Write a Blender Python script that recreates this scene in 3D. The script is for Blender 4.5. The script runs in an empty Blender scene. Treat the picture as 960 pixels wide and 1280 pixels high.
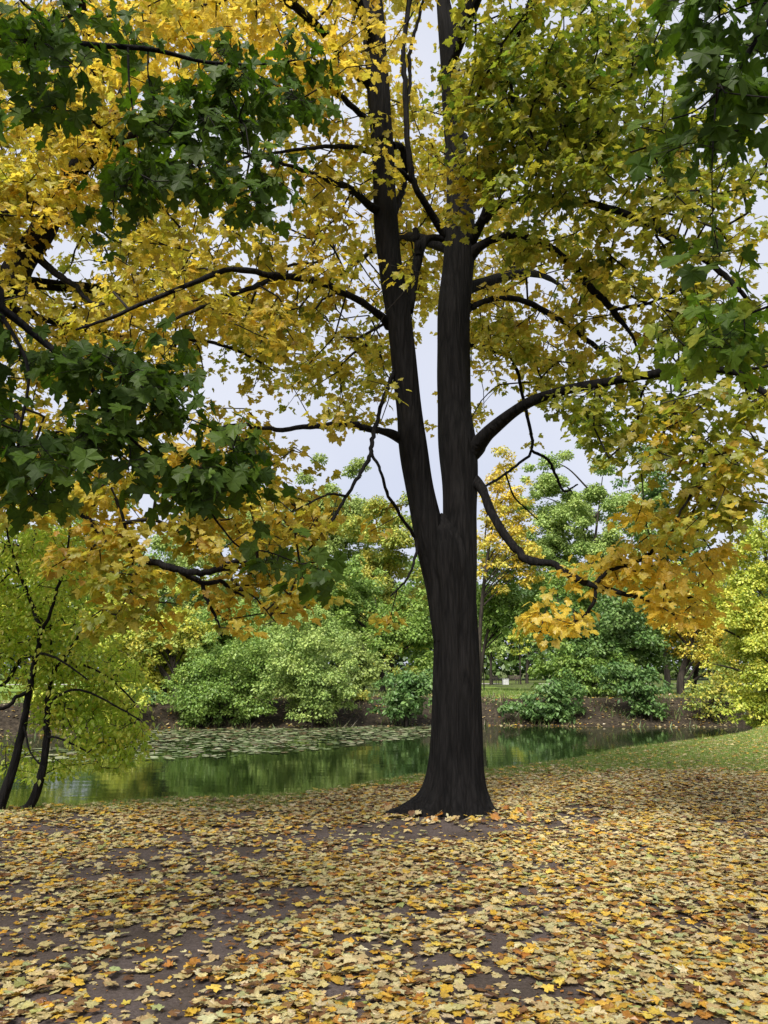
import bpy, math
import numpy as np
from math import radians, pi

rng = np.random.default_rng(11)
scene = bpy.context.scene
COL = scene.collection

# ------------------------------------------------------------------ camera model (metres, camera looks along +Y)
PITCH = radians(11.4)
F = 967.0
CAM = np.array([0.0, 0.0, 1.6])
CP, SP = math.cos(PITCH), math.sin(PITCH)


def ray(px, py):
    x = (px - 480.0) / F
    y = (640.0 - py) / F
    return np.array([x, CP - y * SP, SP + y * CP])


def P(px, py, Y):
    """world point at distance Y in front of the camera"""
    d = ray(px, py)
    return CAM + d * (Y / d[1])


def MPP(px, py, Y):
    return Y / ray(px, py)[1] / F


def PG(px, py, z=0.0):
    d = ray(px, py)
    return CAM + d * ((z - CAM[2]) / d[2])


# ------------------------------------------------------------------ generic helpers
def unit(v):
    return v / np.maximum(np.linalg.norm(v, axis=-1, keepdims=True), 1e-9)


class MB:
    """collects triangles and builds one mesh object"""

    def __init__(self):
        self.v, self.f, self.c, self.n = [], [], [], 0

    def add(self, v, f, c=None):
        v = np.asarray(v, float).reshape(-1, 3)
        f = np.asarray(f, np.int64).reshape(-1, 3)
        self.v.append(v)
        self.f.append(f + self.n)
        if c is None:
            c = np.ones((len(v), 3))
        c = np.asarray(c, float)
        if c.ndim == 1:
            c = np.repeat(c[None], len(v), 0)
        self.c.append(c)
        self.n += len(v)

    def build(self, name, mat, parent=None, smooth=True, color=False):
        v = np.concatenate(self.v) if self.v else np.zeros((0, 3))
        f = np.concatenate(self.f) if self.f else np.zeros((0, 3), np.int64)
        if parent is not None:
            v = v - np.array(parent.location)
        me = bpy.data.meshes.new(name)
        me.vertices.add(len(v))
        me.vertices.foreach_set('co', v.astype(np.float32).ravel())
        me.loops.add(len(f) * 3)
        me.loops.foreach_set('vertex_index', f.astype(np.int32).ravel())
        me.polygons.add(len(f))
        me.polygons.foreach_set('loop_start', np.arange(0, len(f) * 3, 3, dtype=np.int32))
        me.polygons.foreach_set('use_smooth', np.full(len(f), smooth))
        if color:
            a = me.attributes.new('col', 'FLOAT_COLOR', 'POINT')
            c = np.concatenate(self.c)
            a.data.foreach_set('color', np.concatenate([c, np.ones((len(c), 1))], 1).astype(np.float32).ravel())
        me.update(calc_edges=True)
        me.materials.append(mat)
        o = bpy.data.objects.new(name, me)
        COL.objects.link(o)
        if parent is not None:
            o.parent = parent
        return o


def thing(name, label, cat, loc=(0, 0, 0), group=None):
    o = bpy.data.objects.new(name, None)
    o.empty_display_size = 0.3
    o.location = [float(q) for q in loc]
    COL.objects.link(o)
    o['label'] = label
    o['category'] = cat
    if group:
        o['group'] = group
    return o


def catmull(pts, n_per):
    """pts (n,k) -> smooth resampled"""
    pts = np.asarray(pts, float)
    p = np.vstack([2 * pts[0] - pts[1], pts, 2 * pts[-1] - pts[-2]])
    out = []
    for i in range(1, len(p) - 2):
        a, b, c, d = p[i - 1], p[i], p[i + 1], p[i + 2]
        t = np.linspace(0, 1, n_per, endpoint=False)[:, None]
        out.append(0.5 * (2 * b + (c - a) * t + (2 * a - 5 * b + 4 * c - d) * t ** 2 + (3 * b - a - 3 * c + d) * t ** 3))
    out.append(pts[-1][None])
    return np.vstack(out)


def tube(mb, pts, rad, sides=10, rough=0.05, flare=None, col=(1, 1, 1), seed=0):
    pts = np.asarray(pts, float)
    rad = np.asarray(rad, float)
    n = len(pts)
    T = np.zeros_like(pts)
    T[1:-1] = pts[2:] - pts[:-2]
    T[0], T[-1] = pts[1] - pts[0], pts[-1] - pts[-2]
    T = unit(T)
    u = np.cross(T[0], [0, 1, 0.1])
    u /= np.linalg.norm(u)
    th = np.linspace(0, 2 * pi, sides, endpoint=False)
    r_ = np.random.default_rng(seed + 5)
    ph = r_.uniform(0, 2 * pi, 6)
    V = []
    L = np.concatenate([[0], np.cumsum(np.linalg.norm(np.diff(pts, axis=0), axis=1))])
    for i in range(n):
        u = u - T[i] * np.dot(u, T[i])
        u /= np.linalg.norm(u)
        w = np.cross(T[i], u)
        s = L[i] / max(rad[0], 0.01)
        k = 1 + rough * (0.5 * np.sin(2 * th + ph[0] + s * 0.7) + 0.5 * np.sin(3 * th + ph[1] - s * 0.9) + 0.35 * np.sin(5 * th + ph[2] + s * 0.4)
                         + 0.6 * math.sin(s * 1.1 + ph[3]))
        dirs = np.cos(th)[:, None] * u + np.sin(th)[:, None] * w
        rr = rad[i] * k
        if flare is not None:
            rr = rr + flare(np.arctan2(dirs[:, 1], dirs[:, 0]), pts[i][2])
        V.append(pts[i] + dirs * rr[:, None])
    V.append(pts[-1][None] + T[-1] * rad[-1] * 0.7)
    V = np.vstack(V)
    i, j = np.meshgrid(np.arange(n - 1), np.arange(sides), indexing='ij')
    a = (i * sides + j).ravel()
    b = (i * sides + (j + 1) % sides).ravel()
    c, d = a + sides, b + sides
    f = np.concatenate([np.stack([a, b, d], 1), np.stack([a, d, c], 1)])
    e = np.arange(sides)
    cap = np.stack([(n - 1) * sides + e, (n - 1) * sides + (e + 1) % sides, np.full(sides, n * sides)], 1)
    mb.add(V, np.vstack([f, cap]), col)


def edges_tubes(mb, A, B, ra, rb, sides=4, col=(1, 1, 1)):
    """many short tapered prisms at once"""
    if len(A) == 0:
        return
    T = unit(B - A)
    ref = np.where(np.abs(T[:, 2:3]) > 0.9, np.array([[1.0, 0, 0]]), np.array([[0, 0, 1.0]]))
    u = unit(np.cross(T, ref))
    w = np.cross(T, u)
    th = np.linspace(0, 2 * pi, sides, endpoint=False)
    d = np.cos(th)[None, :, None] * u[:, None] + np.sin(th)[None, :, None] * w[:, None]
    va = A[:, None] + d * ra[:, None, None]
    vb = B[:, None] + d * rb[:, None, None]
    V = np.concatenate([va, vb], 1).reshape(-1, 3)
    base = np.arange(len(A))[:, None] * (2 * sides)
    j = np.arange(sides)
    a, b = base + j, base + (j + 1) % sides
    f = np.concatenate([np.stack([a, b, b + sides], -1).reshape(-1, 3), np.stack([a, b + sides, a + sides], -1).reshape(-1, 3)])
    mb.add(V, f, col)


# ------------------------------------------------------------------ leaves
_half = [(0.05, -0.02), (0.22, -0.11), (0.40, -0.08), (0.38, 0.08), (0.52, 0.15), (0.63, 0.39), (0.46, 0.43), (0.29, 0.42),
         (0.34, 0.66), (0.17, 0.74), (0.0, 1.0)]
_out = _half + [(-x, y) for x, y in _half[:-1]][::-1]
MAPLE_V = np.array([(0, 0.30)] + _out)
MAPLE_F = np.array([(0, i, i % len(_out) + 1) for i in range(1, len(_out) + 1)])
MAPLE_W = np.array([0.0] + [0.5, 0.7, 1, .3, .8, 1, .8, .2, .9, .8, 1, .8, .9, .2, .8, 1, .8, .3, 1, .7, .5])
OVAL_V = np.array([(0, 0.45), (0, 0), (0.22, 0.2), (0.30, 0.5), (0.16, 0.8), (0, 1.05), (-0.16, 0.8), (-0.30, 0.5), (-0.22, 0.2)])
OVAL_F = np.array([(0, i, i % 8 + 1) for i in range(1, 9)])
OVAL_W = np.array([0, .3, .5, .6, .7, 1, .7, .6, .5])
RH_V = np.array([(0, 0.0), (0.33, 0.5), (0, 1.0), (-0.33, 0.5)])
RH_F = np.array([(0, 1, 2), (0, 2, 3)])
RH_W = np.array([0.2, 0.6, 1.0, 0.6])


def leaves(mb, pos, tip, nrm, size, col, shape='maple', curl=0.12, fold=0.15, edge=0.12, r=rng):
    """pos = leaf base, tip = direction of the tip, nrm = approximate normal"""
    v2, f, w = {'maple': (MAPLE_V, MAPLE_F, MAPLE_W), 'oval': (OVAL_V, OVAL_F, OVAL_W), 'rh': (RH_V, RH_F, RH_W)}[shape]
    n = len(pos)
    if n == 0:
        return
    T = unit(tip)
    N = unit(nrm - T * np.sum(nrm * T, 1, keepdims=True))
    B = np.cross(T, N)
    r2 = v2[:, 0] ** 2 + (v2[:, 1] - 0.3) ** 2
    cu = (r.normal(0, curl, (n, 1)) - curl * 0.6) * np.where(r.uniform(0, 1, (n, 1)) < .15, 2.6, 1.0)
    fo = np.abs(r.normal(0, fold, (n, 1)))
    z = cu * r2[None] * 1.3 + fo * np.abs(v2[:, 0])[None] + r.normal(0, 0.03, (n, len(v2)))
    s = np.asarray(size).reshape(-1, 1, 1)
    wx = r.uniform(0.85, 1.15, (n, 1, 1))
    jx = r.normal(0, .05 if shape == 'maple' else .02, (n, len(v2), 2))
    V = pos[:, None] + s * (wx * (v2[None, :, 0:1] + jx[:, :, 0:1]) * B[:, None] + (v2[None, :, 1:2] + jx[:, :, 1:2]) * T[:, None] + z[:, :, None] * N[:, None])
    F_ = (np.arange(n)[:, None, None] * len(v2) + f[None]).reshape(-1, 3)
    k = (1 - edge * r.uniform(0, 1, (n, 1)) * w[None])[:, :, None]
    C = np.clip(col[:, None] * k, 0, 1)
    mb.add(V.reshape(-1, 3), F_, C.reshape(-1, 3))


# leaf colours (linear base colours)
YEL = [(0.66, 0.54, 0.09), (0.72, 0.61, 0.13), (0.65, 0.48, 0.06), (0.54, 0.51, 0.09)]
ORG = [(0.64, 0.38, 0.03), (0.58, 0.31, 0.025), (0.66, 0.44, 0.04)]
YGR = [(0.40, 0.40, 0.045), (0.47, 0.43, 0.05), (0.30, 0.34, 0.04)]
OLV = [(0.28, 0.33, 0.04), (0.21, 0.28, 0.032), (0.36, 0.37, 0.04)]
GRN = [(0.105, 0.19, 0.025), (0.14, 0.22, 0.03), (0.08, 0.15, 0.02)]
DKG = [(0.058, 0.105, 0.013), (0.075, 0.125, 0.015), (0.044, 0.085, 0.012)]
BRN = [(0.30, 0.15, 0.04), (0.24, 0.11, 0.03)]
PAL = {
    'Y': [(YEL, 7), (ORG, .5), (YGR, 2.5), (BRN, .25)],
    'B': [([(0.78, 0.62, 0.10), (0.82, 0.68, 0.16), (0.74, 0.55, 0.06)], 8), (YGR, 1)],
    'O': [(YEL, 7), (ORG, 1.4), (BRN, .3), (YGR, 2.5)],
    'YG': [(YGR, 5), (YEL, 4), (OLV, 2), (GRN, .5)],
    'OL': [(OLV, 6), (YGR, 3), (GRN, 3), (YEL, .5)],
    'OO': [(OLV, 5), (YGR, 4), (ORG, .8), (YEL, 1.6)],
    'G': [(GRN, 5), (OLV, 2), (YGR, .6)],
    'D': [(DKG, 9), (GRN, 1)],
}


def pick(pal, n, r=rng, mix=0.25):
    groups = PAL[pal]
    w = np.array([g[1] for g in groups], float)
    gi = r.choice(len(groups), n, p=w / w.sum())
    out = np.zeros((n, 3))
    for k, (cols, _) in enumerate(groups):
        m = gi == k
        a = np.array(cols)
        out[m] = a[r.integers(0, len(a), m.sum())]
    out *= r.uniform(1 - mix, 1 + mix * 0.6, (n, 1))
    out *= r.uniform(0.93, 1.07, (n, 3))
    return out


# ------------------------------------------------------------------ materials
def new_mat(name):
    m = bpy.data.materials.new(name)
    m.use_nodes = True
    nt = m.node_tree
    nt.nodes.clear()
    out = nt.nodes.new('ShaderNodeOutputMaterial')
    return m, nt, out


def leaf_mat(name, trans=0.5, gloss=0.04, rough=0.45, boost=(1.0, 1.0, 1.0)):
    m, nt, out = new_mat(name)
    at = nt.nodes.new('ShaderNodeAttribute')
    at.attribute_name = 'col'
    geo = nt.nodes.new('ShaderNodeTexCoord')
    nz = nt.nodes.new('ShaderNodeTexNoise')
    nz.inputs['Scale'].default_value = 55
    nz.inputs['Detail'].default_value = 2
    nt.links.new(geo.outputs['Object'], nz.inputs['Vector'])
    mr = nt.nodes.new('ShaderNodeMapRange')
    mr.inputs['From Min'].default_value = 0.3
    mr.inputs['From Max'].default_value = 0.7
    mr.inputs['To Min'].default_value = 0.82
    mr.inputs['To Max'].default_value = 1.12
    nt.links.new(nz.outputs['Fac'], mr.inputs['Value'])
    mul = nt.nodes.new('ShaderNodeVectorMath')
    mul.operation = 'SCALE'
    nt.links.new(at.outputs['Color'], mul.inputs[0])
    nt.links.new(mr.outputs['Result'], mul.inputs['Scale'])
    df = nt.nodes.new('ShaderNodeBsdfDiffuse')
    nt.links.new(mul.outputs['Vector'], df.inputs['Color'])
    tr = nt.nodes.new('ShaderNodeBsdfTranslucent')
    bm = nt.nodes.new('ShaderNodeVectorMath')
    bm.operation = 'MULTIPLY'
    bm.inputs[1].default_value = boost
    nt.links.new(mul.outputs['Vector'], bm.inputs[0])
    nt.links.new(bm.outputs['Vector'], tr.inputs['Color'])
    mx = nt.nodes.new('ShaderNodeMixShader')
    mx.inputs['Fac'].default_value = trans
    nt.links.new(df.outputs[0], mx.inputs[1])
    nt.links.new(tr.outputs[0], mx.inputs[2])
    gl = nt.nodes.new('ShaderNodeBsdfGlossy')
    gl.inputs['Roughness'].default_value = rough
    gl.inputs['Color'].default_value = (1, 1, 1, 1)
    mx2 = nt.nodes.new('ShaderNodeMixShader')
    mx2.inputs['Fac'].default_value = gloss
    nt.links.new(mx.outputs[0], mx2.inputs[1])
    nt.links.new(gl.outputs[0], mx2.inputs[2])
    nt.links.new(mx2.outputs[0], out.inputs['Surface'])
    return m


def bark_mat(name, base=(0.05, 0.042, 0.037), dark=(0.018, 0.015, 0.013), scale=14.0, zs=0.18, bump=0.6):
    m, nt, out = new_mat(name)
    tc = nt.nodes.new('ShaderNodeTexCoord')
    mp = nt.nodes.new('ShaderNodeMapping')
    mp.inputs['Scale'].default_value = (1, 1, zs)
    nt.links.new(tc.outputs['Object'], mp.inputs['Vector'])
    nz = nt.nodes.new('ShaderNodeTexNoise')
    nz.inputs['Scale'].default_value = scale
    nz.inputs['Detail'].default_value = 6
    nz.inputs['Distortion'].default_value = 0.8
    nt.links.new(mp.outputs[0], nz.inputs['Vector'])
    vo = nt.nodes.new('ShaderNodeTexVoronoi')
    vo.feature = 'DISTANCE_TO_EDGE'
    vo.inputs['Scale'].default_value = scale * 1.6
    nt.links.new(mp.outputs[0], vo.inputs['Vector'])
    ml = nt.nodes.new('ShaderNodeMath')
    ml.operation = 'MULTIPLY_ADD'
    nt.links.new(vo.outputs['Distance'], ml.inputs[0])
    ml.inputs[1].default_value = 0.6
    nt.links.new(nz.outputs['Fac'], ml.inputs[2])
    cr = nt.nodes.new('ShaderNodeValToRGB')
    cr.color_ramp.elements[0].position = 0.40
    cr.color_ramp.elements[0].color = (*dark, 1)
    cr.color_ramp.elements[1].position = 0.75
    cr.color_ramp.elements[1].color = (*base, 1)
    nt.links.new(ml.outputs[0], cr.inputs['Fac'])
    bp = nt.nodes.new('ShaderNodeBump')
    bp.inputs['Strength'].default_value = bump
    bp.inputs['Distance'].default_value = 0.03
    nt.links.new(ml.outputs[0], bp.inputs['Height'])
    pr = nt.nodes.new('ShaderNodeBsdfPrincipled')
    pr.inputs['Roughness'].default_value = 0.9
    pr.inputs['Specular IOR Level'].default_value = 0.15
    nt.links.new(cr.outputs['Color'], pr.inputs['Base Color'])
    nt.links.new(bp.outputs['Normal'], pr.inputs['Normal'])
    nt.links.new(pr.outputs[0], out.inputs['Surface'])
    return m


def plain_mat(name, c1, c2, scale=6.0, rough=0.7, bump=0.0):
    m, nt, out = new_mat(name)
    tc = nt.nodes.new('ShaderNodeTexCoord')
    nz = nt.nodes.new('ShaderNodeTexNoise')
    nz.inputs['Scale'].default_value = scale
    nz.inputs['Detail'].default_value = 5
    nt.links.new(tc.outputs['Object'], nz.inputs['Vector'])
    cr = nt.nodes.new('ShaderNodeValToRGB')
    cr.color_ramp.elements[0].position = 0.35
    cr.color_ramp.elements[0].color = (*c1, 1)
    cr.color_ramp.elements[1].position = 0.65
    cr.color_ramp.elements[1].color = (*c2, 1)
    nt.links.new(nz.outputs['Fac'], cr.inputs['Fac'])
    pr = nt.nodes.new('ShaderNodeBsdfPrincipled')
    pr.inputs['Roughness'].default_value = rough
    pr.inputs['Specular IOR Level'].default_value = 0.25
    nt.links.new(cr.outputs['Color'], pr.inputs['Base Color'])
    if bump:
        bp = nt.nodes.new('ShaderNodeBump')
        bp.inputs['Strength'].default_value = bump
        bp.inputs['Distance'].default_value = 0.02
        nt.links.new(nz.outputs['Fac'], bp.inputs['Height'])
        nt.links.new(bp.outputs['Normal'], pr.inputs['Normal'])
    nt.links.new(pr.outputs[0], out.inputs['Surface'])
    return m


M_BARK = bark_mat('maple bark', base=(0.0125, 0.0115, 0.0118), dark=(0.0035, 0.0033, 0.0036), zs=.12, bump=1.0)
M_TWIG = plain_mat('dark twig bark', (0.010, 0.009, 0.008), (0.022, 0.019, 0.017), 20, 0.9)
M_FBARK = bark_mat('park tree bark', (0.055, 0.045, 0.036), (0.02, 0.017, 0.014), 6.0)
M_LEAF = leaf_mat('autumn leaf', 0.64, 0.02, boost=(1.12, 1.10, 0.8))
M_DKLEAF = leaf_mat('dark green leaf', 0.40, 0.012, 0.5, boost=(1.2, 1.4, 0.5))
M_FLEAF = leaf_mat('park foliage', 0.35, 0.03, 0.5)
M_LITTER = leaf_mat('dry fallen leaf', 0.15, 0.05, 0.4)
M_GRASS = leaf_mat('grass blade', 0.35, 0.03, 0.5)
M_PAD = leaf_mat('lily pad', 0.05, 0.10, 0.3)

# ------------------------------------------------------------------ terrain
WATER_Z = -0.65
CX = np.array([-60, -30, -9, -4.6, -1.9, 0.75, 2.3, 4.8, 9.6, 13.5, 16.5, 60])
CY = np.array([2, 6.0, 8.3, 9.55, 10.2, 12.3, 13.5, 16.1, 20.8, 26.0, 40, 90])
FX = np.array([-60, -30, -14, -10.5, -8, -3, 2, 8, 14, 20, 60])
FY = np.array([20, 22, 25.0, 28.0, 30.0, 30.5, 32.2, 31.2, 31.0, 31.5, 33])


def lowfreq(x, y, seed, s):
    r = np.random.default_rng(seed)
    out = 0
    for k in range(7):
        a = r.uniform(0, 2 * pi)
        f = r.uniform(0.5, 1.6) / s
        out = out + np.sin((x * math.cos(a) + y * math.sin(a)) * f * 2 * pi + r.uniform(0, 2 * pi))
    return out / 4.0


def crest_s(x, y):
    yc = np.interp(x, CX, CY)
    sl = (np.interp(x + 0.3, CX, CY) - np.interp(x - 0.3, CX, CY)) / 0.6
    return (y - yc) / np.sqrt(1 + sl ** 2) + 0.10 * lowfreq(x, y, 3, 2.5)


def shore_t(x, y):
    return (y - np.interp(x, FX, FY)) + 0.25 * lowfreq(x, y, 4, 4.0)


def smooth(t):
    t = np.clip(t, 0, 1)
    return t * t * (3 - 2 * t)


def ground_z(x, y):
    x = np.asarray(x, float)
    y = np.asarray(y, float)
    s = crest_s(x, y)
    near = 0.02 * lowfreq(x, y, 5, 3.0) + 0.008 * lowfreq(x, y, 6, 0.7)
    mound = 0.07 * np.exp(-(((x - 0.85) / 0.9) ** 2 + ((y - 8.95) / 0.8) ** 2))
    near = near + mound - 1.5 * smooth((s + 0.15) / 2.4)
    t = shore_t(x, y)
    far = -1.5 + 0.85 * smooth((t + 2.2) / 2.2) + 1.02 * smooth(t / 2.9) + 0.05 * lowfreq(x, y, 8, 5.0) * smooth(t / 3) - 0.42 * smooth((t - 3) / 44)
    return np.maximum(near, far)


def grass_amount(x, y):
    """where grass grows: right-hand lawn of the near bank, a strip on the crest, the far lawn"""
    s = crest_s(x, y)
    n = lowfreq(x, y, 12, 3.5) * 0.5 + lowfreq(x, y, 13, 1.1) * 0.3
    lawn = smooth((y - 11.0 - 0.10 * np.abs(x - 5) + n * 1.3) / 3.2) * smooth((x - .3) / 1.5)
    strip = smooth((s + 0.9 + n * 0.7) / 0.8)
    t = shore_t(x, y)
    far = smooth((t - 2.4 + n) / 1.2)
    open_ = smooth((x - 3.0) / 2) * smooth((9.5 - x) / 2) + smooth((-11 - x) / 3)   # the open lawn between the trees
    far = far * np.clip(0.35 + open_, 0, 1)
    return np.clip(np.where(t > -1.5, far, np.maximum(lawn, strip)), 0, 1)


def axis_grid(lo, hi, fine_lo, fine_hi, d, grow):
    a = list(np.arange(fine_lo, fine_hi, d))
    st, p = d, a[-1]
    while p < hi:
        st *= grow
        p += st
        a.append(p)
    st, p, b = d, a[0], []
    while p > lo:
        st *= grow
        p -= st
        b.append(p)
    return np.array(b[::-1] + a)


gx = axis_grid(-450, 450, -12, 14, 0.16, 1.13)
gy = axis_grid(-60, 700, 0.5, 38, 0.16, 1.14)
GX, GY = np.meshgrid(gx, gy)
GZ = ground_z(GX, GY)
mb = MB()
ny, nx = GX.shape
ii, jj = np.meshgrid(np.arange(ny - 1), np.arange(nx - 1), indexing='ij')
a = (ii * nx + jj).ravel()
gc = np.zeros((nx * ny, 3))
gc[:, 0] = grass_amount(GX, GY).ravel()
gc[:, 1] = np.clip((shore_t(GX, GY) + 2.5) / 1.0, 0, 1).ravel()
mb.add(np.stack([GX, GY, GZ], -1).reshape(-1, 3), np.concatenate([np.stack([a, a + 1, a + nx + 1], 1), np.stack([a, a + nx + 1, a + nx], 1)]), gc)


def ground_material():
    m, nt, out = new_mat('park soil and lawn')
    tc = nt.nodes.new('ShaderNodeTexCoord')
    at = nt.nodes.new('ShaderNodeAttribute')
    at.attribute_name = 'col'
    sp = nt.nodes.new('ShaderNodeSeparateXYZ')
    nt.links.new(at.outputs['Vector'], sp.inputs[0])

    def noise(scale, detail=6, rough=0.6):
        n = nt.nodes.new('ShaderNodeTexNoise')
        n.inputs['Scale'].default_value = scale
        n.inputs['Detail'].default_value = detail
        n.inputs['Roughness'].default_value = rough
        nt.links.new(tc.outputs['Object'], n.inputs['Vector'])
        return n

    def ramp(src, stops):
        r = nt.nodes.new('ShaderNodeValToRGB')
        while len(r.color_ramp.elements) < len(stops):
            r.color_ramp.elements.new(0.5)
        for e, (p, c) in zip(r.color_ramp.elements, stops):
            e.position = p
            e.color = (*c, 1)
        nt.links.new(src, r.inputs['Fac'])
        return r

    def mixc(fac, c1, c2):
        mx = nt.nodes.new('ShaderNodeMix')
        mx.data_type = 'RGBA'
        nt.links.new(fac, mx.inputs['Factor'])
        nt.links.new(c1, mx.inputs['A'])
        nt.links.new(c2, mx.inputs['B'])
        return mx.outputs['Result']

    fine = noise(45, 8, 0.7)
    big = noise(1.3, 5)
    soil1 = ramp(fine.outputs['Fac'], [(0.3, (0.075, 0.058, 0.052)), (0.55, (0.125, 0.10, 0.094)), (0.75, (0.17, 0.14, 0.13))])
    soil2 = ramp(fine.outputs['Fac'], [(0.3, (0.05, 0.04, 0.033)), (0.7, (0.11, 0.085, 0.072))])
    bigr = ramp(big.outputs['Fac'], [(0.4, (0, 0, 0)), (0.6, (1, 1, 1))])
    soil = mixc(bigr.outputs['Color'], soil1.outputs['Color'], soil2.outputs['Color'])
    bankn = noise(7, 8, 0.75)
    bank = ramp(bankn.outputs['Fac'], [(0.35, (0.018, 0.014, 0.010)), (0.52, (0.040, 0.032, 0.023)), (0.66, (0.085, 0.066, 0.044)), (0.76, (0.16, 0.13, 0.08))])
    soil = mixc(sp.outputs['Y'], soil, bank.outputs['Color'])
    gn = noise(9, 8, 0.75)
    grass = ramp(gn.outputs['Fac'], [(0.3, (0.08, 0.13, 0.025)), (0.5, (0.15, 0.23, 0.04)), (0.68, (0.26, 0.32, 0.08))])
    gmn = noise(16, 6)
    ga = nt.nodes.new('ShaderNodeMath')
    ga.operation = 'ADD'
    nt.links.new(sp.outputs['X'], ga.inputs[0])
    nt.links.new(gmn.outputs['Fac'], ga.inputs[1])
    gr = ramp(ga.outputs[0], [(0.78, (0, 0, 0)), (0.98, (1, 1, 1))])
    colr = mixc(gr.outputs['Color'], soil, grass.outputs['Color'])
    pr = nt.nodes.new('ShaderNodeBsdfPrincipled')
    pr.inputs['Roughness'].default_value = 0.95
    pr.inputs['Specular IOR Level'].default_value = 0.1
    nt.links.new(colr, pr.inputs['Base Color'])
    bp = nt.nodes.new('ShaderNodeBump')
    bp.inputs['Strength'].default_value = 0.6
    bp.inputs['Distance'].default_value = 0.02
    nt.links.new(fine.outputs['Fac'], bp.inputs['Height'])
    nt.links.new(bp.outputs['Normal'], pr.inputs['Normal'])
    nt.links.new(pr.outputs[0], out.inputs['Surface'])
    return m


ground = mb.build('ground', ground_material(), color=True)
ground['kind'] = 'structure'

# ---- water
m, nt, out = new_mat('pond water')
tc = nt.nodes.new('ShaderNodeTexCoord')
mp = nt.nodes.new('ShaderNodeMapping')
mp.inputs['Scale'].default_value = (0.35, 1.6, 1)
nt.links.new(tc.outputs['Object'], mp.inputs['Vector'])
nz = nt.nodes.new('ShaderNodeTexNoise')
nz.inputs['Scale'].default_value = 1.6
nz.inputs['Detail'].default_value = 3
nt.links.new(mp.outputs[0], nz.inputs['Vector'])
bp = nt.nodes.new('ShaderNodeBump')
bp.inputs['Strength'].default_value = 0.06
bp.inputs['Distance'].default_value = 0.05
nt.links.new(nz.outputs['Fac'], bp.inputs['Height'])
pr = nt.nodes.new('ShaderNodeBsdfPrincipled')
pr.inputs['Base Color'].default_value = (0.013, 0.024, 0.007, 1)
pr.inputs['Roughness'].default_value = 0.05
pr.inputs['IOR'].default_value = 1.33
nt.links.new(bp.outputs['Normal'], pr.inputs['Normal'])
nt.links.new(pr.outputs[0], out.inputs['Surface'])
mb = MB()
mb.add([(-80, 5, WATER_Z), (40, 5, WATER_Z), (40, 50, WATER_Z), (-80, 50, WATER_Z)], [(0, 1, 2), (0, 2, 3)])
water = mb.build('pond_water', m)
water['kind'] = 'structure'

# ---- gravel path on the far lawn
mb = MB()
xs = np.linspace(-60, 60, 120)
for k in range(len(xs) - 1):
    q = []
    for x in (xs[k], xs[k + 1]):
        for y in (0, 2.6):
            yy = 80 + y + 0.03 * x + 1.0 * math.sin(x / 17)
            q.append((x, yy, float(ground_z(x, yy)) + 0.03))
    mb.add(q, [(0, 2, 3), (0, 3, 1)])
path = mb.build('path', plain_mat('pale gravel', (0.30, 0.27, 0.24), (0.42, 0.39, 0.35), 5, 0.95))
path['kind'] = 'structure'


# ------------------------------------------------------------------ trees traced limb by limb
LAI = 1.55


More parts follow.
